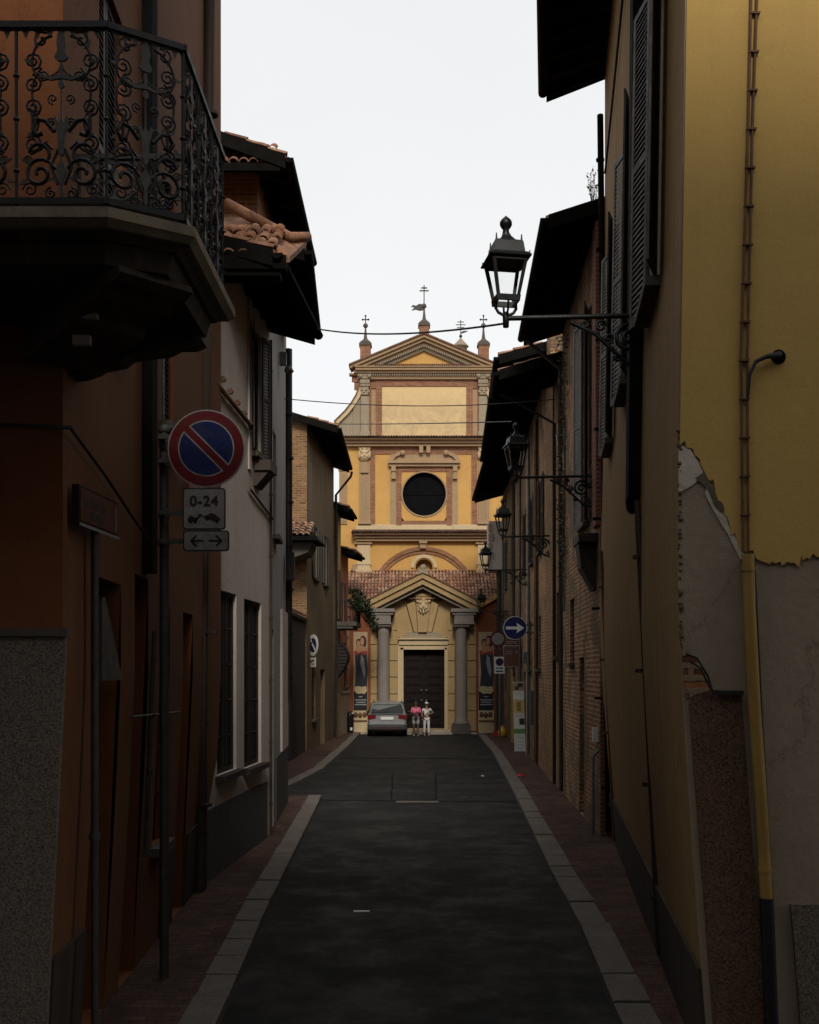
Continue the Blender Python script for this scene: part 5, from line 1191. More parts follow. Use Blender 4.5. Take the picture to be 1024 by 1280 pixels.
for s in (1,-1):
    a_,b_=(460.5,493.8) if s==1 else (562.8,596.0)
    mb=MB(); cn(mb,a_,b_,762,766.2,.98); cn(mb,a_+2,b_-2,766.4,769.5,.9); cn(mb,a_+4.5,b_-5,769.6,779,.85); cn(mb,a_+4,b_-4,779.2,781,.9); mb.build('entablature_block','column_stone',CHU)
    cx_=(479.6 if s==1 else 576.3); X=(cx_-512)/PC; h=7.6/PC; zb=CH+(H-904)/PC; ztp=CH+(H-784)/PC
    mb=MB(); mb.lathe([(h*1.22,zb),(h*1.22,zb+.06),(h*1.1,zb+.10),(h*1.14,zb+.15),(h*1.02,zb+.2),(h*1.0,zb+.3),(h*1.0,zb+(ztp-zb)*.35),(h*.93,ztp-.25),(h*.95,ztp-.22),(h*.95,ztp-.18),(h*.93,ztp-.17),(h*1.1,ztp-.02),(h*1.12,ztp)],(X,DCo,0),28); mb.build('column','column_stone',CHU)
    mb=MB(); mb.box(X-h*1.35,X+h*1.35,DCo-h*1.35,DCo+h*1.35,ztp+.001,ztp+.10); mb.box(X-h*1.3,X+h*1.3,DCo-h*1.3,DCo+h*1.3,zb-.0-.08,zb-.001); mb.box(X-h*1.5,X+h*1.5,DCo-h*1.5,DCo+h*1.5,.02,zb-.081); mb.build('pedestal','dark_stone' ,CHU)
    # rusticated blocks either side of the column
    mb=MB(); ys=[770,788.3,805.6,826,846.3,867.3,888,914]
    for q,(ya,yb) in enumerate(zip(ys,ys[1:])):
        for (u0,u1) in (((463.6,471.8),(487,497)) if s==1 else ((559.6,569),(584.2,595))):
            cn(mb,u0,u1,ya+.5,yb-.5,.14)
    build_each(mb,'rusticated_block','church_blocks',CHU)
    a_,b_=(460.6,463.3) if s==1 else (593,597); mb=MB(); cn(mb,a_,b_,770,915,.10); mb.build('red_strip','church_terracotta',CHU)
    a_,b_=(437,460.3) if s==1 else (597.3,628); mb=MB(); cn(mb,a_,b_,753,915,.06); mb.build('side_wall','church_terracotta',CHU)
    a_,b_=(441,460) if s==1 else (597.6,617.6); mb=MB(); cn(mb,a_+.3,b_-.2,888,916,.12); mb.build('panel_base','church_pale',CHU)
    r=random.Random(50+s); mb=MB()
    for k in range(3):
        c=Nn(a_+4+k*5.5,894+r.uniform(-1,1)); mb.ball((c[0],DN-.13,c[1]),(.11,.05,.14),7,5)
    cn(mb,a_+1,b_-1,900,902,.16); mb.build('panel_relief','rust_pipe',CHU)
mb=MB(); rk2=[(599,755.5),(628,738),(628,744.5),(599,761)]; cp_(mb,rk2,.3,.3,Nn,DN); cp_(mb,[(1057-x,y) for x,y in rk2],.3,.3,Nn,DN); mb.build('side_gable_cornice','church_yellow',CHU)
# door surround
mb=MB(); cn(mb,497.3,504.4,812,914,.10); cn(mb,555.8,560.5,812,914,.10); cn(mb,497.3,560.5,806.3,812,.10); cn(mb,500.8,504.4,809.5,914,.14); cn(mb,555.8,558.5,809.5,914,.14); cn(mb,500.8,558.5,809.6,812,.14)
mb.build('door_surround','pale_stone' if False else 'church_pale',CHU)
mb=MB(); cn(mb,498.6,559.5,799.6,806.2,.18); cn(mb,497.4,560.6,797.6,799.5,.30); mb.build('door_cornice','church_pale',CHU)
mb=MB(); cp_(mb,[(502,797.5),(557,797.5),(548,790.5),(509,790.5)],.12,0,Nn,DN); mb.build('door_crest','church_grey',CHU)
mb=MB(); cp_(mb,[(519.8,746),(538.8,746),(533.8,790.4),(522.8,790.4)],.26,0,Nn,DN); cp_(mb,[(508.8,756),(519,751),(522,790),(517.5,790)],.16,0,Nn,DN); cp_(mb,[(548,756),(539.6,751),(534.6,790),(539.5,790)],.16,0,Nn,DN)
cp_(mb,[(480,784),(488,784),(500,796),(497,797),(485,788.3)],.12,0,Nn,DN); cp_(mb,[(576,784),(568,784),(558,796),(561,797),(572,788.3)],.12,0,Nn,DN)
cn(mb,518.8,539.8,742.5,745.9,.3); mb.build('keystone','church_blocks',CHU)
mb=MB(); 
for (x0_,x1_) in ((508.4,517.2),(548.4,539.9)): mb.tube([(Nn(x0_,756)[0],DN-.03,Nn(0,756)[1]),(Nn(x1_,790)[0],DN-.03,Nn(0,790)[1])],.025,4)
mb.build('keystone_joint','rust_pipe',CHU)
x,z=Nn(529.2,757); y=DN-.3; mb=MB(); mb.ball((x,y+.03,z),(.26,.16,.30),12,8); mb.ball((x,y-.13,z-.04),(.05,.07,.10),8,5)
for d in (-1,1): mb.ball((x+d*.11,y-.10,z+.05),(.05,.05,.04),6,4); mb.ball((x+d*.12,y-.12,z+.13),(.10,.06,.035),6,4,Matrix.Rotation(d*.5,3,'Y')); mb.ball((x+d*.15,y-.09,z-.10),(.08,.07,.07),6,4); mb.ball((x+d*.27,y,z+.18),(.10,.08,.06),6,4); mb.ball((x+d*.13,y-.06,z-.27),(.05,.05,.12),6,4); mb.ball((x+d*.22,y-.03,z-.2),(.05,.05,.12),6,4); mb.ball((x+d*.08,y-.12,z-.16),(.09,.05,.03),6,4)
mb.ball((x,y-.08,z-.30),(.06,.06,.13),6,4); mb.ball((x,y-.05,z+.28),(.12,.08,.06),6,4); mb.build('keystone_mask','church_pale',CHU)
# door leaves
dx0,dx1=Nn(504.6,0)[0],Nn(555.6,0)[0]; dm=(dx0+dx1)/2; dz1=Nn(0,812)[1]
for (a_,b_) in ((dx0,dm-.001),(dm+.001,dx1)):
    mb=MB(); mb.box(a_,b_,DN+.38,DN+.46,.22,dz1); 
    k=9
    for i in range(k): z0=.35+(dz1-.5)*i/k; z1=.35+(dz1-.5)*(i+1)/k-.08; mb.box(a_+.1,b_-.1,DN+.34,DN+.38,z0,z1); mb.box(a_+.2,b_-.2,DN+.31,DN+.34,z0+.07,z1-.07)
    dr=mb.build('door','door_wood',CHU)
    for z in (1.6,2.1): mb=MB(); mb.ball((dm+(-.12 if a_==dx0 else .12),DN+.3,z),.05,8,5); mb.build('handle','galvanised',dr)
mb=MB(); cn(mb,489,566,914.2,918.5,1.05); cn(mb,494,562.5,911.5,914.1,.7,.05); mb.build('step','pale_stone',CHU)
# banners
for s,(a_,b_) in ((0,(442,459.6)),(1,(598,617))):
    X0,z0=Nn(a_,888); X1,z1=Nn(b_,790); w=X1-X0; y=DN-.09
    BNR=thing('exhibition_banner',((X0+X1)/2,y,0),('tall painted exhibition banner left of the church portal, behind the car' ,'tall painted exhibition banner right of the church portal, behind the road signs')[s],'banner','church banners')
    mb=MB(); mb.box(X0,X1,y-.02,y,z0,z1); cl=mb.build('banner_sheet','poster_pale',BNR)
    def pp(pts,m,nm,k=1):
        mb=MB(); mb.prism([(X0+px_*w,z0+pz*(z1-z0)) for px_,pz in pts],y-.022-.004*k,y-.0205-.004*(k-1)); return mb.build(nm,m,cl)
    def bl(cx,cz,rx,rz,a=0,n_=16): return [(cx+rx*cos(2*pi*i/n_)*cos(a)-rz*sin(2*pi*i/n_)*sin(a)*.2,cz+rz*sin(2*pi*i/n_)+rx*cos(2*pi*i/n_)*sin(a)*.2) for i in range(n_)]
    pp([(0.02,0),(0.98,0),(.98,.24),(.02,.24)],'poster_black','text_field'); pp([(.1,.30),(.95,.24),(1,.5),(.95,.77),(.5,.80),(.08,.74),(.18,.5)],'poster_dark','dark_robe')
    pp([(.02,.74),(.3,.80),(.55,.78),(.9,.80),(.98,.74),(.85,.70),(.5,.73),(.2,.70)],'poster_red','red_cloth',2); pp(bl(.68,.87,.26,.085),'poster_hair','painted_hair',1)
    pp(bl(.36,.86,.17,.055),'poster_hair','painted_hair',1)
    pp(bl(.62,.88,.13,.05),'poster_skin','painted_face',3); pp(bl(.36,.85,.12,.042),'poster_skin','painted_face',3); pp([(.5,.83),(.75,.82),(.95,.76),(.6,.75),(.35,.73),(.15,.77),(.3,.79)],'poster_skin','painted_arm',3); pp([(.55,.72),(.75,.66),(.85,.50),(.8,.42),(.62,.5),(.5,.6)],'grey_cloth','grey_drape',3 )
    pp([(.05,.27),(.2,.22),(.4,.21),(.55,.22),(.8,.21),(.95,.25),(.9,.31),(.6,.30),(.4,.31),(.15,.31)],'poster_cloud','painted_cloud',4)
    mb=MB(); r=random.Random(6)
    for zz,hw in ((.175,.12),(.135,.38),(.105,.30),(.075,.38)):
        xx_=.5-hw
        while xx_<.5+hw: q=r.uniform(.03,.08); mb.box(X0+xx_*w,X0+(xx_+q*.7)*w,y-.028,y-.0262,z0+(zz-.007)*(z1-z0),z0+(zz+.007)*(z1-z0)); xx_+=q
    mb.build('lettering','poster_text',cl)
# ============================================================ street lanterns
def lantern(loc,arm,label,wall_side=1):
    """loc = centre of the arm end under the lantern; arm = length to the wall (+x)"""
    x,y,z=loc; L=thing('wall_lantern',(x,y,z),label,'street lamp','wall lanterns along the right side'); Rz=Matrix.Rotation(radians(9),3,'Z')
    c=Vector((x,y,z)); 
    def w(v): return c+Rz@Vector((v[0]*.78,v[1]*.78,v[2]*.88))
    b0,b1,z0,z1=.125,.215,.16,.62   # half widths bottom/top
    mb=MB()
    for sx_ in (-1,1):
        for sy in (-1,1):
            a=Vector((sx_*b0,sy*b0,z0)); b=Vector((sx_*b1,sy*b1,z1)); e=.019
            vs=[w(a+Vector((i*e,j*e,0))) for i,j in ((-1,-1),(1,-1),(1,1),(-1,1))]+[w(b+Vector((i*e*1.15,j*e*1.15,0))) for i,j in ((-1,-1),(1,-1),(1,1),(-1,1))]
            mb.add(vs,[(0,1,5,4),(1,2,6,5),(2,3,7,6),(3,0,4,7),(3,2,1,0),(4,5,6,7)])
    def ringbox(hw0,hw1,za,zb,t=.03):
        for k in range(4):
            R4_=Matrix.Rotation(k*pi/2,3,'Z'); vs=[w(R4_@Vector(v)) for v in ((-hw0,-hw0,za),(hw0,-hw0,za),(hw0-t,-hw0+t,za),(-hw0+t,-hw0+t,za),(-hw1,-hw1,zb),(hw1,-hw1,zb),(hw1-t,-hw1+t,zb),(-hw1+t,-hw1+t,zb))]
            mb.add(vs,[(3,2,1,0),(4,5,6,7),(0,1,5,4),(1,2,6,5),(2,3,7,6),(3,0,4,7)])
    ringbox(.15,.158,.135,.20); ringbox(.228,.232,.575,.625); mb.build('lantern_frame','lamp_iron',L)
    mb=MB()
    for k in range(4):
        R4_=Matrix.Rotation(k*pi/2,3,'Z'); mb.add([w(R4_@Vector(v)) for v in ((-b0*.9,-b0-.004,z0),(b0*.9,-b0-.004,z0),(b1*.95,-b1-.004,z1),(-b1*.95,-b1-.004,z1))],[(0,1,2,3)])
    mb.build('lantern_glass','clear_glass',L)
    mb=MB(); s4=lambda pr: [ (r*1.414*.78,zz*.88) for r,zz in pr]
    Rq=Rz@Matrix.Rotation(pi/4,3,'Z')
    mb.lathe(s4([(.27,.612),(.275,.625),(.235,.665),(.205,.675),(.185,.80),(.165,.815),(.10,.845),(.055,.90),(.045,.93)]),(x,y,z),4,Rq,False)
    hd=mb.build('lantern_hood','lamp_iron',L)
    mb=MB(); mb.lathe([(r_*.85,zz*.89) for r_,zz in [(.05,.90),(.035,.97),(.06,1.0),(.075,1.03),(.072,1.06),(.05,1.09),(.02,1.115),(.005,1.13)]],(x,y,z),12,Rz); mb.build('finial','lamp_iron',hd)
    mb=MB()
    for k in range(4):
        a=w(Matrix.Rotation(k*pi/2,3,'Z')@Vector((.165,.165,.80))); mb.tube([a,a+Vector((0,0,.07))],[.012,.006],5)
        a=w(Matrix.Rotation(k*pi/2,3,'Z')@Vector((.25,.25,.62))); mb.tube([a,a+Vector((0,0,.05))],[.01,.005],5)
    mb.build('spike','lamp_iron',hd)
    mb=MB()
    for sx_ in (-1,1): mb.tube([w((sx_*.13,0,.15)),w((sx_*.135,0,.08)),w((sx_*.10,0,.03)),w((sx_*.03,0,0)),w((0,0,-.02))],.016,6)
    mb.tube([w((0,.13,.15)),w((0,.1,.03)),w((0,0,-.02))],.012,5); mb.tube([w((0,-.13,.15)),w((0,-.1,.03)),w((0,0,-.02))],.012,5)
    mb.lathe([(.03,.03),(.034,-.02),(.03,-.12),(.0,-.13)],(x,y,z),8); mb.build('lantern_fork','lamp_iron',L)
    mb=MB(); az=z-.03; wx=x+arm
    mb.tube([(x,y,az),(wx,y,az+.03)],.026,8); mb.tube([(wx-.02,y,az+.2),(wx-.02,y,az-.62)],.022,6)
    pts=[(wx,y,az-.55),(wx-.18,y,az-.50),(wx-.36,y,az-.34),(wx-.55,y,az-.16),(wx-.80,y,az-.04)]; mb.tube(pts,.022,6)
    def sp(cx,cz,r,t0,tn,d,rr=.010): mb.tube([(px_,y,pz) for px_,pz in spiral((cx,cz),r,t0,tn,20,d)],rr*1.6,5)
    sp(wx-.22,az-.2,.16,0,1.8,1,.016); sp(wx-.50,az-.075,.06,0,1.6,1); sp(wx-.12,az-.46,.07,pi/2,1.5,-1); sp(wx-.42,az-.20,.06,pi,1.5,1); sp(wx-.66,az-.05,.04,0,1.4,-1)
    sp(wx-.05,az-.12,.05,pi,1.4,1); sp(wx-.33,az-.39,.04,0,1.4,-1)
    mb.build('bracket_arm','lamp_iron',L)
    mb=MB(); mb.box(wx-.02,wx+.015,y-.05,y+.05,az-.65,az+.25); mb.build('wall_plate','lamp_iron',L)
    return L
def wallx(D): return lerp_line([(1.95,7.36),(3.36,18.3),(3.67,25),(3.78,27),(4.30,40),(4.40,49)],D)
lam=[(632.5,398,10.5,'large near wall lantern hanging from the scrolled bracket on the yellow corner house'),
     (645,597,19.3,'second wall lantern, on the brick house just beyond the yellow one'),
     (628.5,671,28.0,'third wall lantern along the right, just below the lower end of the deep eaves'),
     (607,713,36.2,'fourth wall lantern, seen against the yellow church beside the end of the middle cornice'),
     (601,765,45.0,'farthest and lowest wall lantern, seen against the tiled roof of the church portico')]
for (px_,py_,D,lb) in lam:
    x=XD(px_,D); off=.075 if D<12 else 0
    lantern((x,D,ZD(py_,D)+.03),wallx(D)+off-x,lb)
# ============================================================ overhead cables
def cable(p,q,sag,r,label,k=24,drop=None):
    p=Vector(p);q=Vector(q); mb=MB(); mb.tube([p.lerp(q,i/k)-Vector((0,0,sag*4*(i/k)*(1-i/k))) for i in range(k+1)],r,5); return tag(mb.build('overhead_cable','cable'),label,'cable','cables strung across the street')
cable(P(396,411,18.0),(XD(634,10.6),10.6,ZD(404,10.6)),.10,.012,'uppermost black cable, running from the left eaves to the bracket of the near lantern')
cable(P(352,498,22.5),P(694,499,24.0),.16,.011,'middle black cable crossing in front of the blank panel at the top of the church')
a=P(425,530,38.5); cable(a,P(640,527,22),.02,.014,'lowest black cable, crossing under the blank panel of the church towards the second lantern')
# ============================================================ right hand signs
SB=thing('blue_arrow_sign',(4,34,2),'round blue sign with a white arrow pointing right, on a bracket from the right wall','street sign')
D=34.0; x=XD(644,D); z=ZD(785,D); r0=14.6/F*D
mb=MB(); disc(mb,x,z,r0,D,D+.02); s_=mb.build('sign_disc','sign_bright',SB)
mb=MB(); disc(mb,x,z,r0*.96,D-.004,D-.0002); mb.build('blue_field','sign_blue',s_)
mb=MB(); u=r0/14.6; mb.prism([(x+a*u,z+b*u) for a,b in ((-11.5,-1.8),(3,-1.8),(1.5,-6.5),(11.5,0),(1.5,6.5),(3,1.8),(-11.5,1.8))],D-.008,D-.0042); mb.build('white_arrow','sign_bright',s_)
mb=MB(); mb.tube([(x+r0*.8,D+.04,z+.1),(wallx(D)+.02,D+.04,z+.1)],.03,6); mb.tube([(x+r0*.8,D+.04,z-.15),(wallx(D)+.02,D+.04,z-.15)],.03,6); mb.box(x-.1,wallx(D),D+.021,D+.04,z+.06,z+.14); mb.build('wall_bracket','grey_iron',SB)
BS=thing('brown_information_sign',(4.05,39.5,0),'square dark brown information sign with a pale upper strip below the blue arrow sign','street sign')
D=39.5; mb=MB(); mb.tube([(XD(647,D),D+.08,.09),(XD(647,D),D+.08,ZD(800,D))],.035,8); mb.build('pole','galvanised',BS)
mb=MB(); mb.box(XD(629.5,D),XD(653,D),D,D+.03,ZD(833.5,D),ZD(807,D)); b_=mb.build('sign_board','sign_dim',BS)
mb=MB(); mb.box(XD(630.3,D),XD(652.2,D),D-.004,D-.0002,ZD(832.6,D),ZD(808,D)); mb.build('board_face','sign_brown',b_)
mb=MB(); mb.box(XD(631,D),XD(652,D),D,D+.02,ZD(805.8,D),ZD(799.5,D)); b2=mb.build('upper_board','sign_brown',BS)
mb=MB(); r=random.Random(8)
for yy,xa,xb in ((814,632,640),(817,632,639),(802,633,650),(804,633,646)):
    xx_=xa
    while xx_<xb: q=r.uniform(.7,1.6); mb.box(XD(xx_,D),XD(xx_+q*.7,D),D-.007,D-.0045,ZD(yy+.5,D),ZD(yy-.5,D)); xx_+=q
for xx_ in (645,649): mb.prism([(XD(xx_,D),ZD(813,D)),(XD(xx_+2.6,D),ZD(815,D)),(XD(xx_,D),ZD(817,D))],D-.007,D-.0045)
mb.build('lettering','sign_dim',b_)
NE=thing('round_prohibition_sign',(4.0,46,0),'round white sign with red rim over a small no parking plate on a pole','street sign')
D=45.8; x=XD(622.5,D); z=ZD(798.5,D); r0=10/F*D
mb=MB(); mb.tube([(XD(625,D),D+.07,.09),(XD(625,D),D+.07,z+.3)],.04,8); mb.build('pole','galvanised',NE)
mb=MB(); disc(mb,x,z,r0,D,D+.02); s_=mb.build('sign_disc','sign_red',NE); mb=MB(); disc(mb,x,z,r0*.76,D-.004,D-.0002); mb.build('white_field','sign_dim',s_)
mb=MB(); mb.box(XD(617.7,D),XD(631,D),D,D+.02,ZD(842,D),ZD(821,D)); s2=mb.build('plate','sign_bright',NE)
mb=MB(); disc(mb,XD(624.6,D),ZD(827.5,D),5/F*D,D-.004,D-.0002,20); mb.build('blue_field','sign_blue',s2)
mb=MB(); mb.tube([(XD(624.6,D)+.15*cos(2*pi*i/20),D-.006,ZD(827.5,D)+.15*sin(2*pi*i/20)) for i in range(20)],.022,4,closed=True); mb.tube([(XD(624.6,D)-.1,D-.006,ZD(827.5,D)+.1),(XD(624.6,D)+.1,D-.006,ZD(827.5,D)-.1)],.02,4); mb.build('red_ring','sign_red',s2)
mb=MB(); mb.box(XD(620,D),XD(623,D),D-.005,D-.0002,ZD(836,D),ZD(834.5,D)); mb.box(XD(624,D),XD(629,D),D-.005,D-.0002,ZD(836,D),ZD(834.5,D)); mb.box(XD(620,D),XD(629,D),D-.005,D-.0002,ZD(840,D),ZD(838.4,D)); mb.build('lettering','sign_black',s2)
mb=MB(); mb.box(XD(618,D),XD(630,D),D,D+.02,ZD(820,D),ZD(811,D)); mb.build('small_plate','sign_brown',NE)
# tall white panel board
PB=thing('white_panel_board',(4.0,38,0),'tall narrow white roll-up board with printed pictures leaning against the right wall','board')
D=37.6; 
def pb(mb,xa0,xa1,ya,xb0,xb1,yb,y0,y1): mb.prism([(XD(xa0,D),ZD(ya,D)),(XD(xa1,D),ZD(ya,D)),(XD(xb1,D),ZD(yb,D)),(XD(xb0,D),ZD(yb,D))],y0,y1)
lx0=lambda y: 641+(y-852)/90*2.5; lx1=lambda y:654.5+(y-852)/90*2.8
mb=MB(); pb(mb,lx0(852.5),lx1(852.5),852.5,lx0(940),lx1(940),940,D,D+.02); b_=mb.build('board_sheet','sign_bright',PB)
def band(y0,y1,m,nm,a=0.,b=1.,k=1):
    mb=MB(); f0=lambda y:lx0(y)+(lx1(y)-lx0(y))*a; f1=lambda y:lx0(y)+(lx1(y)-lx0(y))*b; pb(mb,f0(y0),f1(y0),y0,f0(y1),f1(y1),y1,D-.003*k,D-.003*(k-1)-.0002); mb.build(nm,m,b_)
band(853,863.5,'bare_plaster','top_photo'); band(854,859,'brown_print','photo_figure',.45,.9,2); band(858,862,'brown_print','photo_figure',.2,.55,2)
band(874.5,891.5,'tan_print','map_print'); band(877,889,'ochre_pipe','map_shape',.3,.7,2); band(911,917,'green_print','green_strip'); band(898,906,'brown_print','cup_print',.5,.98)
mb=MB(); r=random.Random(14)
for yy in (866,868.5,893.5,895.5,920,922.5,927,931,935): 
    a=.15
    while a<.85: q=r.uniform(.05,.15); xa=lx0(yy)+(lx1(yy)-lx0(yy))*a; mb.box(XD(xa,D),XD(xa+q*8,D),D-.004,D-.0002,ZD(yy+.4,D),ZD(yy-.4,D)); a+=q*1.6
mb.build('lettering','grey_iron',b_)
mb=MB(); mb.box(XD(643,D)-.02,XD(657.5,D)+.02,D-.1,D+.12,.095,.14); mb.build('foot','galvanised',PB)
# yellow bag and red box on the pavement
YB=thing('yellow_bag',(4.0,46.6,.09),'bright yellow plastic bag on the pavement under the road signs','bag')
mb=MB(); c=Vector((XD(628.5,46.5),46.5,.09)); mb.lathe([(.16,0),(.2,.05),(.21,.25),(.17,.36),(.06,.41),(.10,.50),(.02,.48)],c,9); mb.build('bag_body','yellow_plastic',YB)
mb=MB(); mb.tube([c+Vector((-.06,0,.42)),c+Vector((0,0,.5)),c+Vector((.07,0,.42))],.02,5); mb.build('bag_tie','yellow_plastic',YB)
RB=thing('red_crate',(3.9,46.9,.09),'small red crate on the pavement beside the yellow bag','crate')
mb=MB(); x=XD(620,46.9); y=46.9; 
for a,b,c_,d in ((-.13,.13,-.1,-.08),(-.13,.13,.08,.1),(-.13,-.11,-.08,.08),(.11,.13,-.08,.08)): mb.box(x+a,x+b,y+c_,y+d,.10,.33)
mb.box(x-.11,x+.11,y-.08,y+.08,.10,.115); mb.build('crate_body','red_plastic',RB)
mb=MB(); mb.box(x-.14,x+.14,y-.11,y-.101,.29,.34); mb.build('crate_rim','red_plastic',RB)

# ============================================================ parked car (rear view)
def car():
    D=48.0; cx=XD(484,D); K=thing('parked_car',(cx,D+2.1,0),'silver grey family car parked with its rear to the viewer before the church portal','car')
    Wd=.92; L=4.4; y0=D
    # cross sections along the length: (y, half width low, half width belt, half width roof, z sill, z belt, z roof)
    secs=[(0,.80,.86,.62,.42,.98,1.00),(.06,.86,.90,.66,.30,1.00,1.12),(.22,.89,.91,.70,.26,1.02,1.42),(.45,.90,.915,.70,.24,1.02,1.56),(.9,.91,.92,.70,.22,1.01,1.62),(1.6,.91,.92,.70,.22,1.0,1.64),(2.3,.91,.92,.69,.22,.99,1.60),(2.9,.91,.92,.66,.22,.98,1.44),(3.35,.90,.91,.80,.22,.96,1.06),(3.9,.88,.88,.74,.24,.88,.93),(4.3,.80,.82,.66,.30,.74,.76),(4.4,.70,.72,.56,.36,.60,.62)]
    def prof(s):
        y,wl,wb,wr,zs,zb,zr=s; pts=[(0,zs),(wl*.85,zs),(wl,zs+.08),(wl*1.01,(zs+zb)/2),(wb,zb-.08),(wb-.01,zb),(wb-.05,zb+.02)]
        zr2=max(zr,zb+.02); pts+=[(wr+.06,zr2-.10*(zr2-zb>.12)),(wr,zr2-.03*(zr2-zb>.12)),(wr*.6,zr2),(0,zr2+.01)]
        return [(x,y,z) for x,z in pts]+[(-x,y,z) for x,z in reversed(pts[1:-1])]
    mb=MB(); n_=None; rows=[[(cx+x,y0+y,z) for x,y,z in prof(s)] for s in secs]; n_=len(rows[0]); vs=[p for r in rows for p in r]
    mb.add(vs,[(i*n_+j,i*n_+(j+1)%n_,(i+1)*n_+(j+1)%n_,(i+1)*n_+j) for i in range(len(rows)-1) for j in range(n_)],True); mb.add(rows[0],[tuple(range(n_))]); mb.add(rows[-1],[tuple(range(n_-1,-1,-1))])
    body=mb.build('body','car_paint',K)
    f=lambda x,y,z:(cx+x,y0+y,z)
    # rear window wraps over the hatch
    mb=MB(); g=[(-.72,.045,1.10),(.72,.045,1.10),(.74,.10,1.16),(.66,.235,1.50),(-.66,.235,1.50),(-.74,.10,1.16)]
    mb.add([f(x,y-.035,z) for x,y,z in g],[(0,1,2,3,4,5)]); mb.add([f(x,y-.02,z) for x,y,z in g],[(5,4,3,2,1,0)]); mb.build('rear_window','car_glass',K)
    for s in (1,-1):
        mb=MB(); mb.prism([(s*x,z) for x,z in ((.52,.86),(.88,.80),(.93,1.00),(.80,1.015),(.52,1.0))],-.03,.12,lambda x,y,z:f(x,y,z)); mb.build('tail_light','tail_light',K)
        mb=MB(); mb.add([f(s*x,y,z) for x,y,z in ((.925,.35,1.06),(.93,2.95,1.05),(.77,2.55,1.46),(.765,1.6,1.56),(.775,.55,1.50))],[(0,1,2,3,4)]); mb.build('side_window','car_glass',K)
        mb=MB(); mb.ball(f(s*1.0,2.7,1.06),(.08,.07,.06),10,6); mb.build('wing_mirror','car_plastic',K)
        mb=MB(); mb.tube([f(s*.66,.5,1.60),f(s*.68,1.0,1.68),f(s*.68,2.0,1.68),f(s*.66,2.4,1.62)],.018,6); mb.build('roof_rail','chrome',K)
        for yy in (.85,3.55):
            mb=MB(); mb.lathe([(.20,-.11),(.31,-.11),(.325,-.06),(.325,.06),(.31,.11),(.20,.11)],f(s*.82,yy,.325),24,Matrix.Rotation(pi/2,3,'Y')); wl=mb.build('wheel','tyre_rubber',K)
            mb=MB(); mb.lathe([(.02,-.115),(.2,-.10),(.2,.10),(.02,.115)],f(s*.82,yy,.325),14,Matrix.Rotation(pi/2,3,'Y')); mb.build('rim','chrome',wl)
    mb=MB(); mb.box(cx-.86,cx+.86,y0-.05,y0+.1,.36,.50); mb.build('lower_bumper','car_plastic',K)
    mb=MB(); mb.prism([(-.88,.56),(.88,.56),(.84,.62),(-.84,.62)],-.07,.05,lambda x,y,z:f(x,y,z)); mb.build('bumper_lip','chrome',K)
    mb=MB(); mb.prism([(-.84,1.02),(-.5,1.045),(.5,1.045),(.84,1.02),(.84,1.06),(.5,1.09),(-.5,1.09),(-.84,1.06)],-.06,0,lambda x,y,z:f(x,y,z)); mb.build('chrome_strip','chrome',K)
    mb=MB(); mb.box(cx-.29,cx+.29,y0-.045,y0-.001,.80,.93); mb.build('number_plate','sign_bright',K)
    mb=MB(); mb.prism([(-.62,1.5),(.62,1.5),(.60,1.55),(-.60,1.55)],.16,.36,lambda x,y,z:f(x,y,z)); mb.build('roof_spoiler','car_paint',K)
    mb=MB(); mb.tube([f(-.3,.03,1.12),f(.12,.05,1.2)],.012,4); mb.build('wiper','car_plastic',K)
    mb=MB(); mb.box(cx-.5,cx+.5,y0-.052,y0-.0,.4,.43); mb.build('reflector_strip','tail_light',K)
    return K
car()
# ============================================================ people
def skinned(name,chain,mat,parent,sub=1):
    """chain: dict name->(pos,radius,parent)"""
    names=list(chain); idx={k:i for i,k in enumerate(names)}; me=bpy.data.meshes.new(name)
    me.from_pydata([chain[k][0] for k in names],[(idx[k],idx[chain[k][2]]) for k in names if chain[k][2]],[])
    o=bpy.data.objects.new(name,me); COL.objects.link(o); m=o.modifiers.new('Skin','SKIN'); m.use_smooth_shade=True
    for k in names:
        sv=me.skin_vertices[0].data[idx[k]]; r_=chain[k][1]; sv.radius=(r_,r_) if not isinstance(r_,tuple) else r_
        sv.use_root = chain[k][2] is None
    s=o.modifiers.new('Sub','SUBSURF'); s.levels=s.render_levels=sub
    bpy.context.view_layer.update(); dg=bpy.context.evaluated_depsgraph_get(); me2=bpy.data.meshes.new_from_object(o.evaluated_get(dg)); bpy.data.objects.remove(o)
    me2.materials.clear(); me2.materials.append(M[mat]); 
    for p in me2.polygons: p.use_smooth=True
    o=bpy.data.objects.new(name,me2); COL.objects.link(o); o.parent=parent; return o
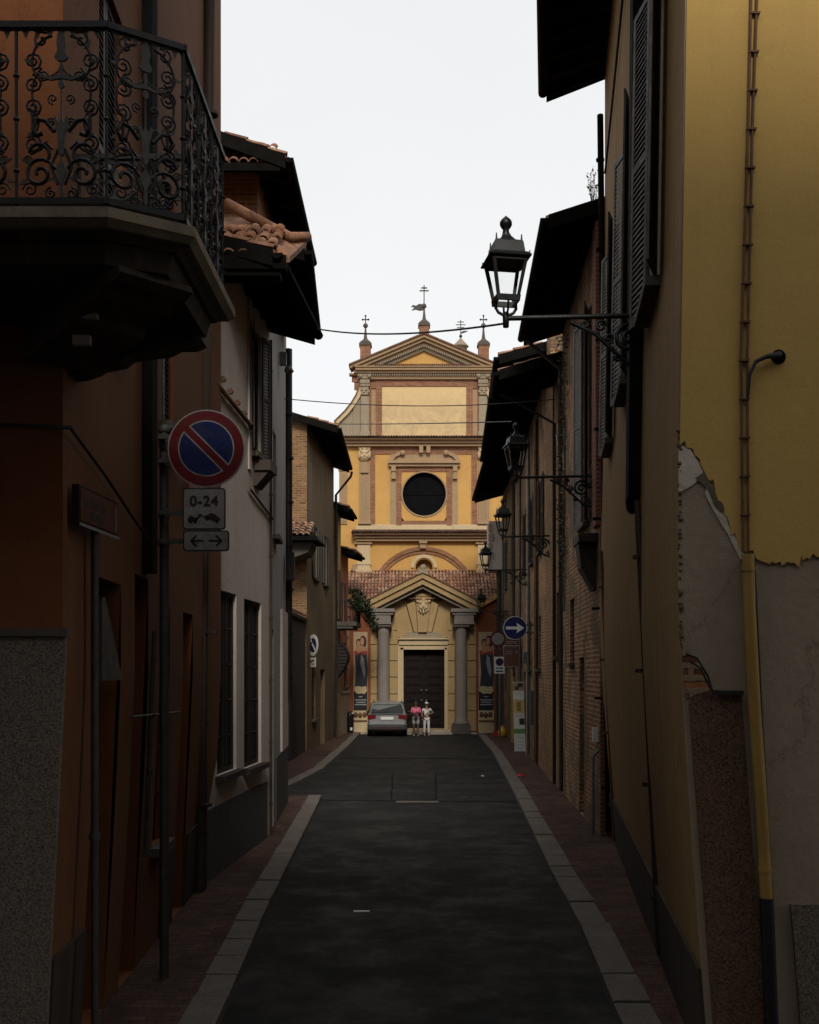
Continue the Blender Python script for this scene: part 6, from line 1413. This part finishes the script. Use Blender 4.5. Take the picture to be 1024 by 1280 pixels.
def person(loc,h,label,skin,top,bottom,shortlegs,arms,stride,hat=None,hairm='hair',sleeve=.5,lean=0.,tw=0.):
    """arms: for each side (elbow offset, hand offset) in metres from the shoulder; body faces -y"""
    Pn=thing('person',loc,label,'person'); k=h/1.72
    J={'pelvis':((0,0,.93),(.135,.10),None),'waist':((0,-.01,1.08),(.125,.09),'pelvis'),'chest':((0,0,1.27),(.15,.105),'waist'),'neck0':((0,.01,1.43),(.085,.07),'chest'),'neck':((0,0,1.49),.05,'neck0'),'jaw':((0,-.02,1.55),(.062,.07),'neck'),'head':((0,-.005,1.635),(.075,.092),'jaw'),'crown':((0,.0,1.69),(.05,.06),'head')}
    hands={}
    for s,nm in ((-1,'r'),(1,'l')):
        ea,ha=arms[0 if s<0 else 1]; sh=Vector((s*.175,.01,1.395)); el=sh+Vector((s*ea[0],ea[1],ea[2])); hn=el+Vector((s*ha[0],ha[1],ha[2])); d=(hn-el).normalized()
        J['sh'+nm]=(tuple(sh),.055,'chest'); J['ua'+nm]=(tuple(sh.lerp(el,.5)),.045,'sh'+nm); J['el'+nm]=(tuple(el),.037,'ua'+nm); J['fa'+nm]=(tuple(el.lerp(hn,.4)),.036,'el'+nm); J['wr'+nm]=(tuple(hn),.024,'fa'+nm)
        J['pa'+nm]=(tuple(hn+d*.05),(.034,.018),'wr'+nm); hands[nm]=(hn,d,s)
        st=stride*s; hp=Vector((s*.09,0,.88)); kn=Vector((s*.10,-st*.5-.02,.50)); an=Vector((s*.10,-st,.09)); 
        J['hp'+nm]=(tuple(hp),.09,'pelvis'); J['th'+nm]=(tuple(hp.lerp(kn,.5)),.075,'hp'+nm); J['kn'+nm]=(tuple(kn),.055,'th'+nm); J['ca'+nm]=(tuple(kn.lerp(an,.35)+Vector((0,.015,0))),.055,'kn'+nm); J['an'+nm]=(tuple(an),.034,'ca'+nm); J['to'+nm]=(tuple(an+Vector((0,-.13,-.055))),(.035,.025),'an'+nm)
    body=skinned('body',J,skin,Pn)
    b=body.data; 
    # nose, ears and eyes, fingers joined into the same skin
    mb=MB(); mb.ball((0,-.105,1.615),(.013,.02,.022),8,5); 
    for s in (-1,1): mb.ball((s*.078,.0,1.62),(.012,.02,.03),6,4)
    fo=mb.build('face_feature',skin,Pn,shift=False); mb=MB()
    for s in (-1,1): mb.ball((s*.03,-.092,1.64),(.012,.008,.007),6,4)
    mb.ball((0,-.088,1.575),(.022,.008,.006),6,4); mb.build('eyes_and_mouth','hair',Pn,shift=False)
    for nm,(hn,d,s) in hands.items():
        side=d.cross(Vector((0,1,0))) if abs(d.y)<.8 else d.cross(Vector((0,0,1))); side.normalize(); crl=side.cross(d).normalized(); 
        mb=MB()
        for i,(o_,l) in enumerate(((-.024,.065),(-.008,.075),(.008,.07),(.023,.055))):
            a=hn+d*.07+side*o_; mb.tube([a,a+d*l*.5,a+d*l*.85+crl*l*.3,a+d*l*.95+crl*l*.5],[.009,.0085,.008,.006],6)
        a=hn+d*.03-side*.028; mb.tube([a,a-side*.02+d*.025,a-side*.02+d*.055+crl*.01],[.011,.010,.007],6); mb.build('fingers',skin,Pn,shift=False)
    # shirt: slightly wider shell of torso and upper arms
    J2={'w0':((0,0,.95),(.150,.118),None),'w1':((0,-.01,1.08),(.142,.108),'w0'),'c':((0,0,1.27),(.168,.122),'w1'),'n':((0,.01,1.42),(.095,.085),'c')}
    for s,nm in ((-1,'r'),(1,'l')):
        ea,ha=arms[0 if s<0 else 1]; sh=Vector((s*.178,.01,1.39)); el=sh+Vector((s*ea[0],ea[1],ea[2])); J2['s'+nm]=(tuple(sh),.068,'c'); J2['e'+nm]=(tuple(sh.lerp(el,sleeve)),.060,'s'+nm)
        if sleeve>.9: hn=el+Vector((s*ha[0],ha[1],ha[2])); J2['f'+nm]=(tuple(el.lerp(hn,.5)),.048,'e'+nm)
    skinned('shirt',J2,top,Pn)
    J3={'p':((0,0,.94),(.148,.115),None)}
    for s,nm in ((-1,'r'),(1,'l')):
        st=stride*s; hp=Vector((s*.09,0,.87)); kn=Vector((s*.10,-st*.5-.02,.50)); an=Vector((s*.10,-st,.10)); J3['h'+nm]=(tuple(hp),.105,'p'); J3['t'+nm]=(tuple(hp.lerp(kn,.55)),.094,'h'+nm)
        J3['k'+nm]=(tuple(hp.lerp(kn,.85 if shortlegs else 1.)),.088 if shortlegs else .07,'t'+nm)
        if not shortlegs: J3['c'+nm]=(tuple(kn.lerp(an,.5)),.068,'k'+nm); J3['a'+nm]=(tuple(kn.lerp(an,.9)),.058,'c'+nm)
    skinned('shorts' if shortlegs else 'trousers',J3,bottom,Pn)
    for s in (-1,1): mb=MB(); st=stride*s; mb.ball((s*.10,-st-.05,.035),(.045,.13,.035),10,6); mb.build('shoe','shoe',Pn,shift=False)
    mb=MB(); mb.ball((0,.02,1.665),(.088,.10,.078),12,8); mb.ball((0,.06,1.60),(.075,.06,.09),10,6); mb.build('hair',hairm,Pn,shift=False)
    if hat: mb=MB(); mb.ball((0,.0,1.70),(.095,.108,.065),14,7); mb.prism([(.09*cos(pi*i/8),-.16*sin(pi*i/8)) for i in range(9)],1.675,1.69,lambda x,y,z:(x,z-.02,y)); mb.build('cap',hat,Pn,shift=False)
    Pn.scale=(k,k,k); Pn.rotation_euler=(0,0,tw); return Pn
p1_=person((XD(520,48.7),48.7,.0),1.64,'person in pink top and grey shorts standing before the church door','dark_skin','pink_cloth','grey_cloth',True,(((.05,.0,-.28),(-.15,-.20,.02)),((.05,.0,-.28),(-.15,-.20,.05))),.05,sleeve=.9)
p2_p=person((XD(533.3,48.9),48.9,.0),1.56,'person in white cap, white top and pale trousers before the church door','skin','white_cloth','white_cloth',False,(((.07,.0,-.27),(-.02,-.08,-.2)),((.18,.0,-.2),(-.20,-.12,-.06))),.08,hat='white_cloth',sleeve=.5,tw=.2)
mb=MB(); mb.tube([(.14,-.02,1.42),(.06,-.16,1.25),(-.08,-.17,1.08),(-.16,-.05,.98)],.014,5); mb.tube([(.14,-.02,1.42),(.05,.14,1.2),(-.16,-.05,.98)],.012,5); o=mb.build('bag_strap','sign_black',p2_p,shift=False)
mb=MB(); mb.ball((-.20,-.02,.92),(.06,.10,.11),10,6); mb.build('shoulder_bag','sign_black',p2_p,shift=False)
mb=MB(); mb.ball((0,-.24,.93),(.09,.05,.08),10,6); mb.build('waist_bag','sign_black',p1_,shift=False)

# unseen block added around and behind the camera to shade the near street
PB_=thing('added_shade_block',(0,-5,0),'added dark block with an opening, out of view behind the viewer, shading the foreground','house')
mb=MB(); mb.box(-16,-2.2,-12,.4,0,11.8); mb.box(2.2,16,-12,.4,0,11.8); mb.box(-2.2,2.2,-12,.4,5.0,11.8); mb.build('wall','dark_render',PB_)
mb=MB(); mb.add([(-16.5,.9,11.8),(16.5,.9,11.8),(16.5,-5.5,13.5),(-16.5,-5.5,13.5),(-16.5,-12.5,11.8),(16.5,-12.5,11.8)],[(0,1,2,3),(3,2,5,4),(0,3,4),(1,5,2),(0,4,5,1)]); mb.build('roof','roof_tile',PB_)
# ============================================================ light, sky, camera
SUN_EL,SUN_AZ=34.,177.   # azimuth measured clockwise from +Y; sun behind the viewer, slightly left
w=bpy.data.worlds.new('World'); SC.world=w; w.use_nodes=True; nt=w.node_tree; nt.nodes.clear()
out=nt.nodes.new('ShaderNodeOutputWorld'); add=nt.nodes.new('ShaderNodeAddShader'); b1=nt.nodes.new('ShaderNodeBackground'); b2=nt.nodes.new('ShaderNodeBackground')
sk=nt.nodes.new('ShaderNodeTexSky'); sk.sky_type='NISHITA'; sk.sun_disc=False; sk.sun_elevation=radians(SUN_EL); sk.sun_rotation=radians(SUN_AZ); sk.air_density=1.; sk.dust_density=4.
hs=nt.nodes.new('ShaderNodeHueSaturation'); hs.inputs['Saturation'].default_value=.15; nt.links.new(sk.outputs[0],hs.inputs['Color']); nt.links.new(hs.outputs[0],b1.inputs[0]); b1.inputs[1].default_value=.02
tc=nt.nodes.new('ShaderNodeTexCoord'); mp=nt.nodes.new('ShaderNodeMapping'); mp.inputs['Scale'].default_value=(1,1,2.2); nz=nt.nodes.new('ShaderNodeTexNoise'); nz.inputs['Scale'].default_value=1.3; nz.inputs['Detail'].default_value=4
nt.links.new(tc.outputs['Generated'],mp.inputs[0]); nt.links.new(mp.outputs[0],nz.inputs['Vector']); rp=nt.nodes.new('ShaderNodeValToRGB'); rp.color_ramp.elements[0].position=.3; rp.color_ramp.elements[0].color=(.76,.775,.785,1); rp.color_ramp.elements[1].position=.7; rp.color_ramp.elements[1].color=(.83,.835,.84,1)
nt.links.new(nz.outputs['Fac'],rp.inputs[0]); nt.links.new(rp.outputs[0],b2.inputs[0]); b2.inputs[1].default_value=1.04
nt.links.new(b1.outputs[0],add.inputs[0]); nt.links.new(b2.outputs[0],add.inputs[1]); nt.links.new(add.outputs[0],out.inputs[0])
sl=bpy.data.lights.new('Sun','SUN'); sl.energy=2.2; sl.angle=radians(14); sl.color=(1.,.93,.82); so=bpy.data.objects.new('Sun',sl); COL.objects.link(so)
az=radians(SUN_AZ); el=radians(SUN_EL); dv=Vector((sin(az)*cos(el),cos(az)*cos(el),sin(el))); so.rotation_euler=dv.to_track_quat('Z','Y').to_euler(); so.location=(0,-20,40)
cd=bpy.data.cameras.new('Camera'); cam=bpy.data.objects.new('Camera',cd); COL.objects.link(cam); cam.location=(0,0,CH); cam.rotation_euler=(pi/2,0,0)
cd.sensor_fit='VERTICAL'; cd.sensor_height=36; cd.lens=36*F/1280; cd.shift_y=(H-640)/1280; cd.clip_end=1500; cd.clip_start=.05; SC.camera=cam
SC.view_settings.view_transform='Standard'; SC.view_settings.look='None'; SC.view_settings.exposure=0; SC.view_settings.gamma=1
SC.cycles.max_bounces=6; SC.cycles.diffuse_bounces=3; SC.cycles.glossy_bounces=3; SC.cycles.transparent_max_bounces=8; SC.cycles.use_denoising=True
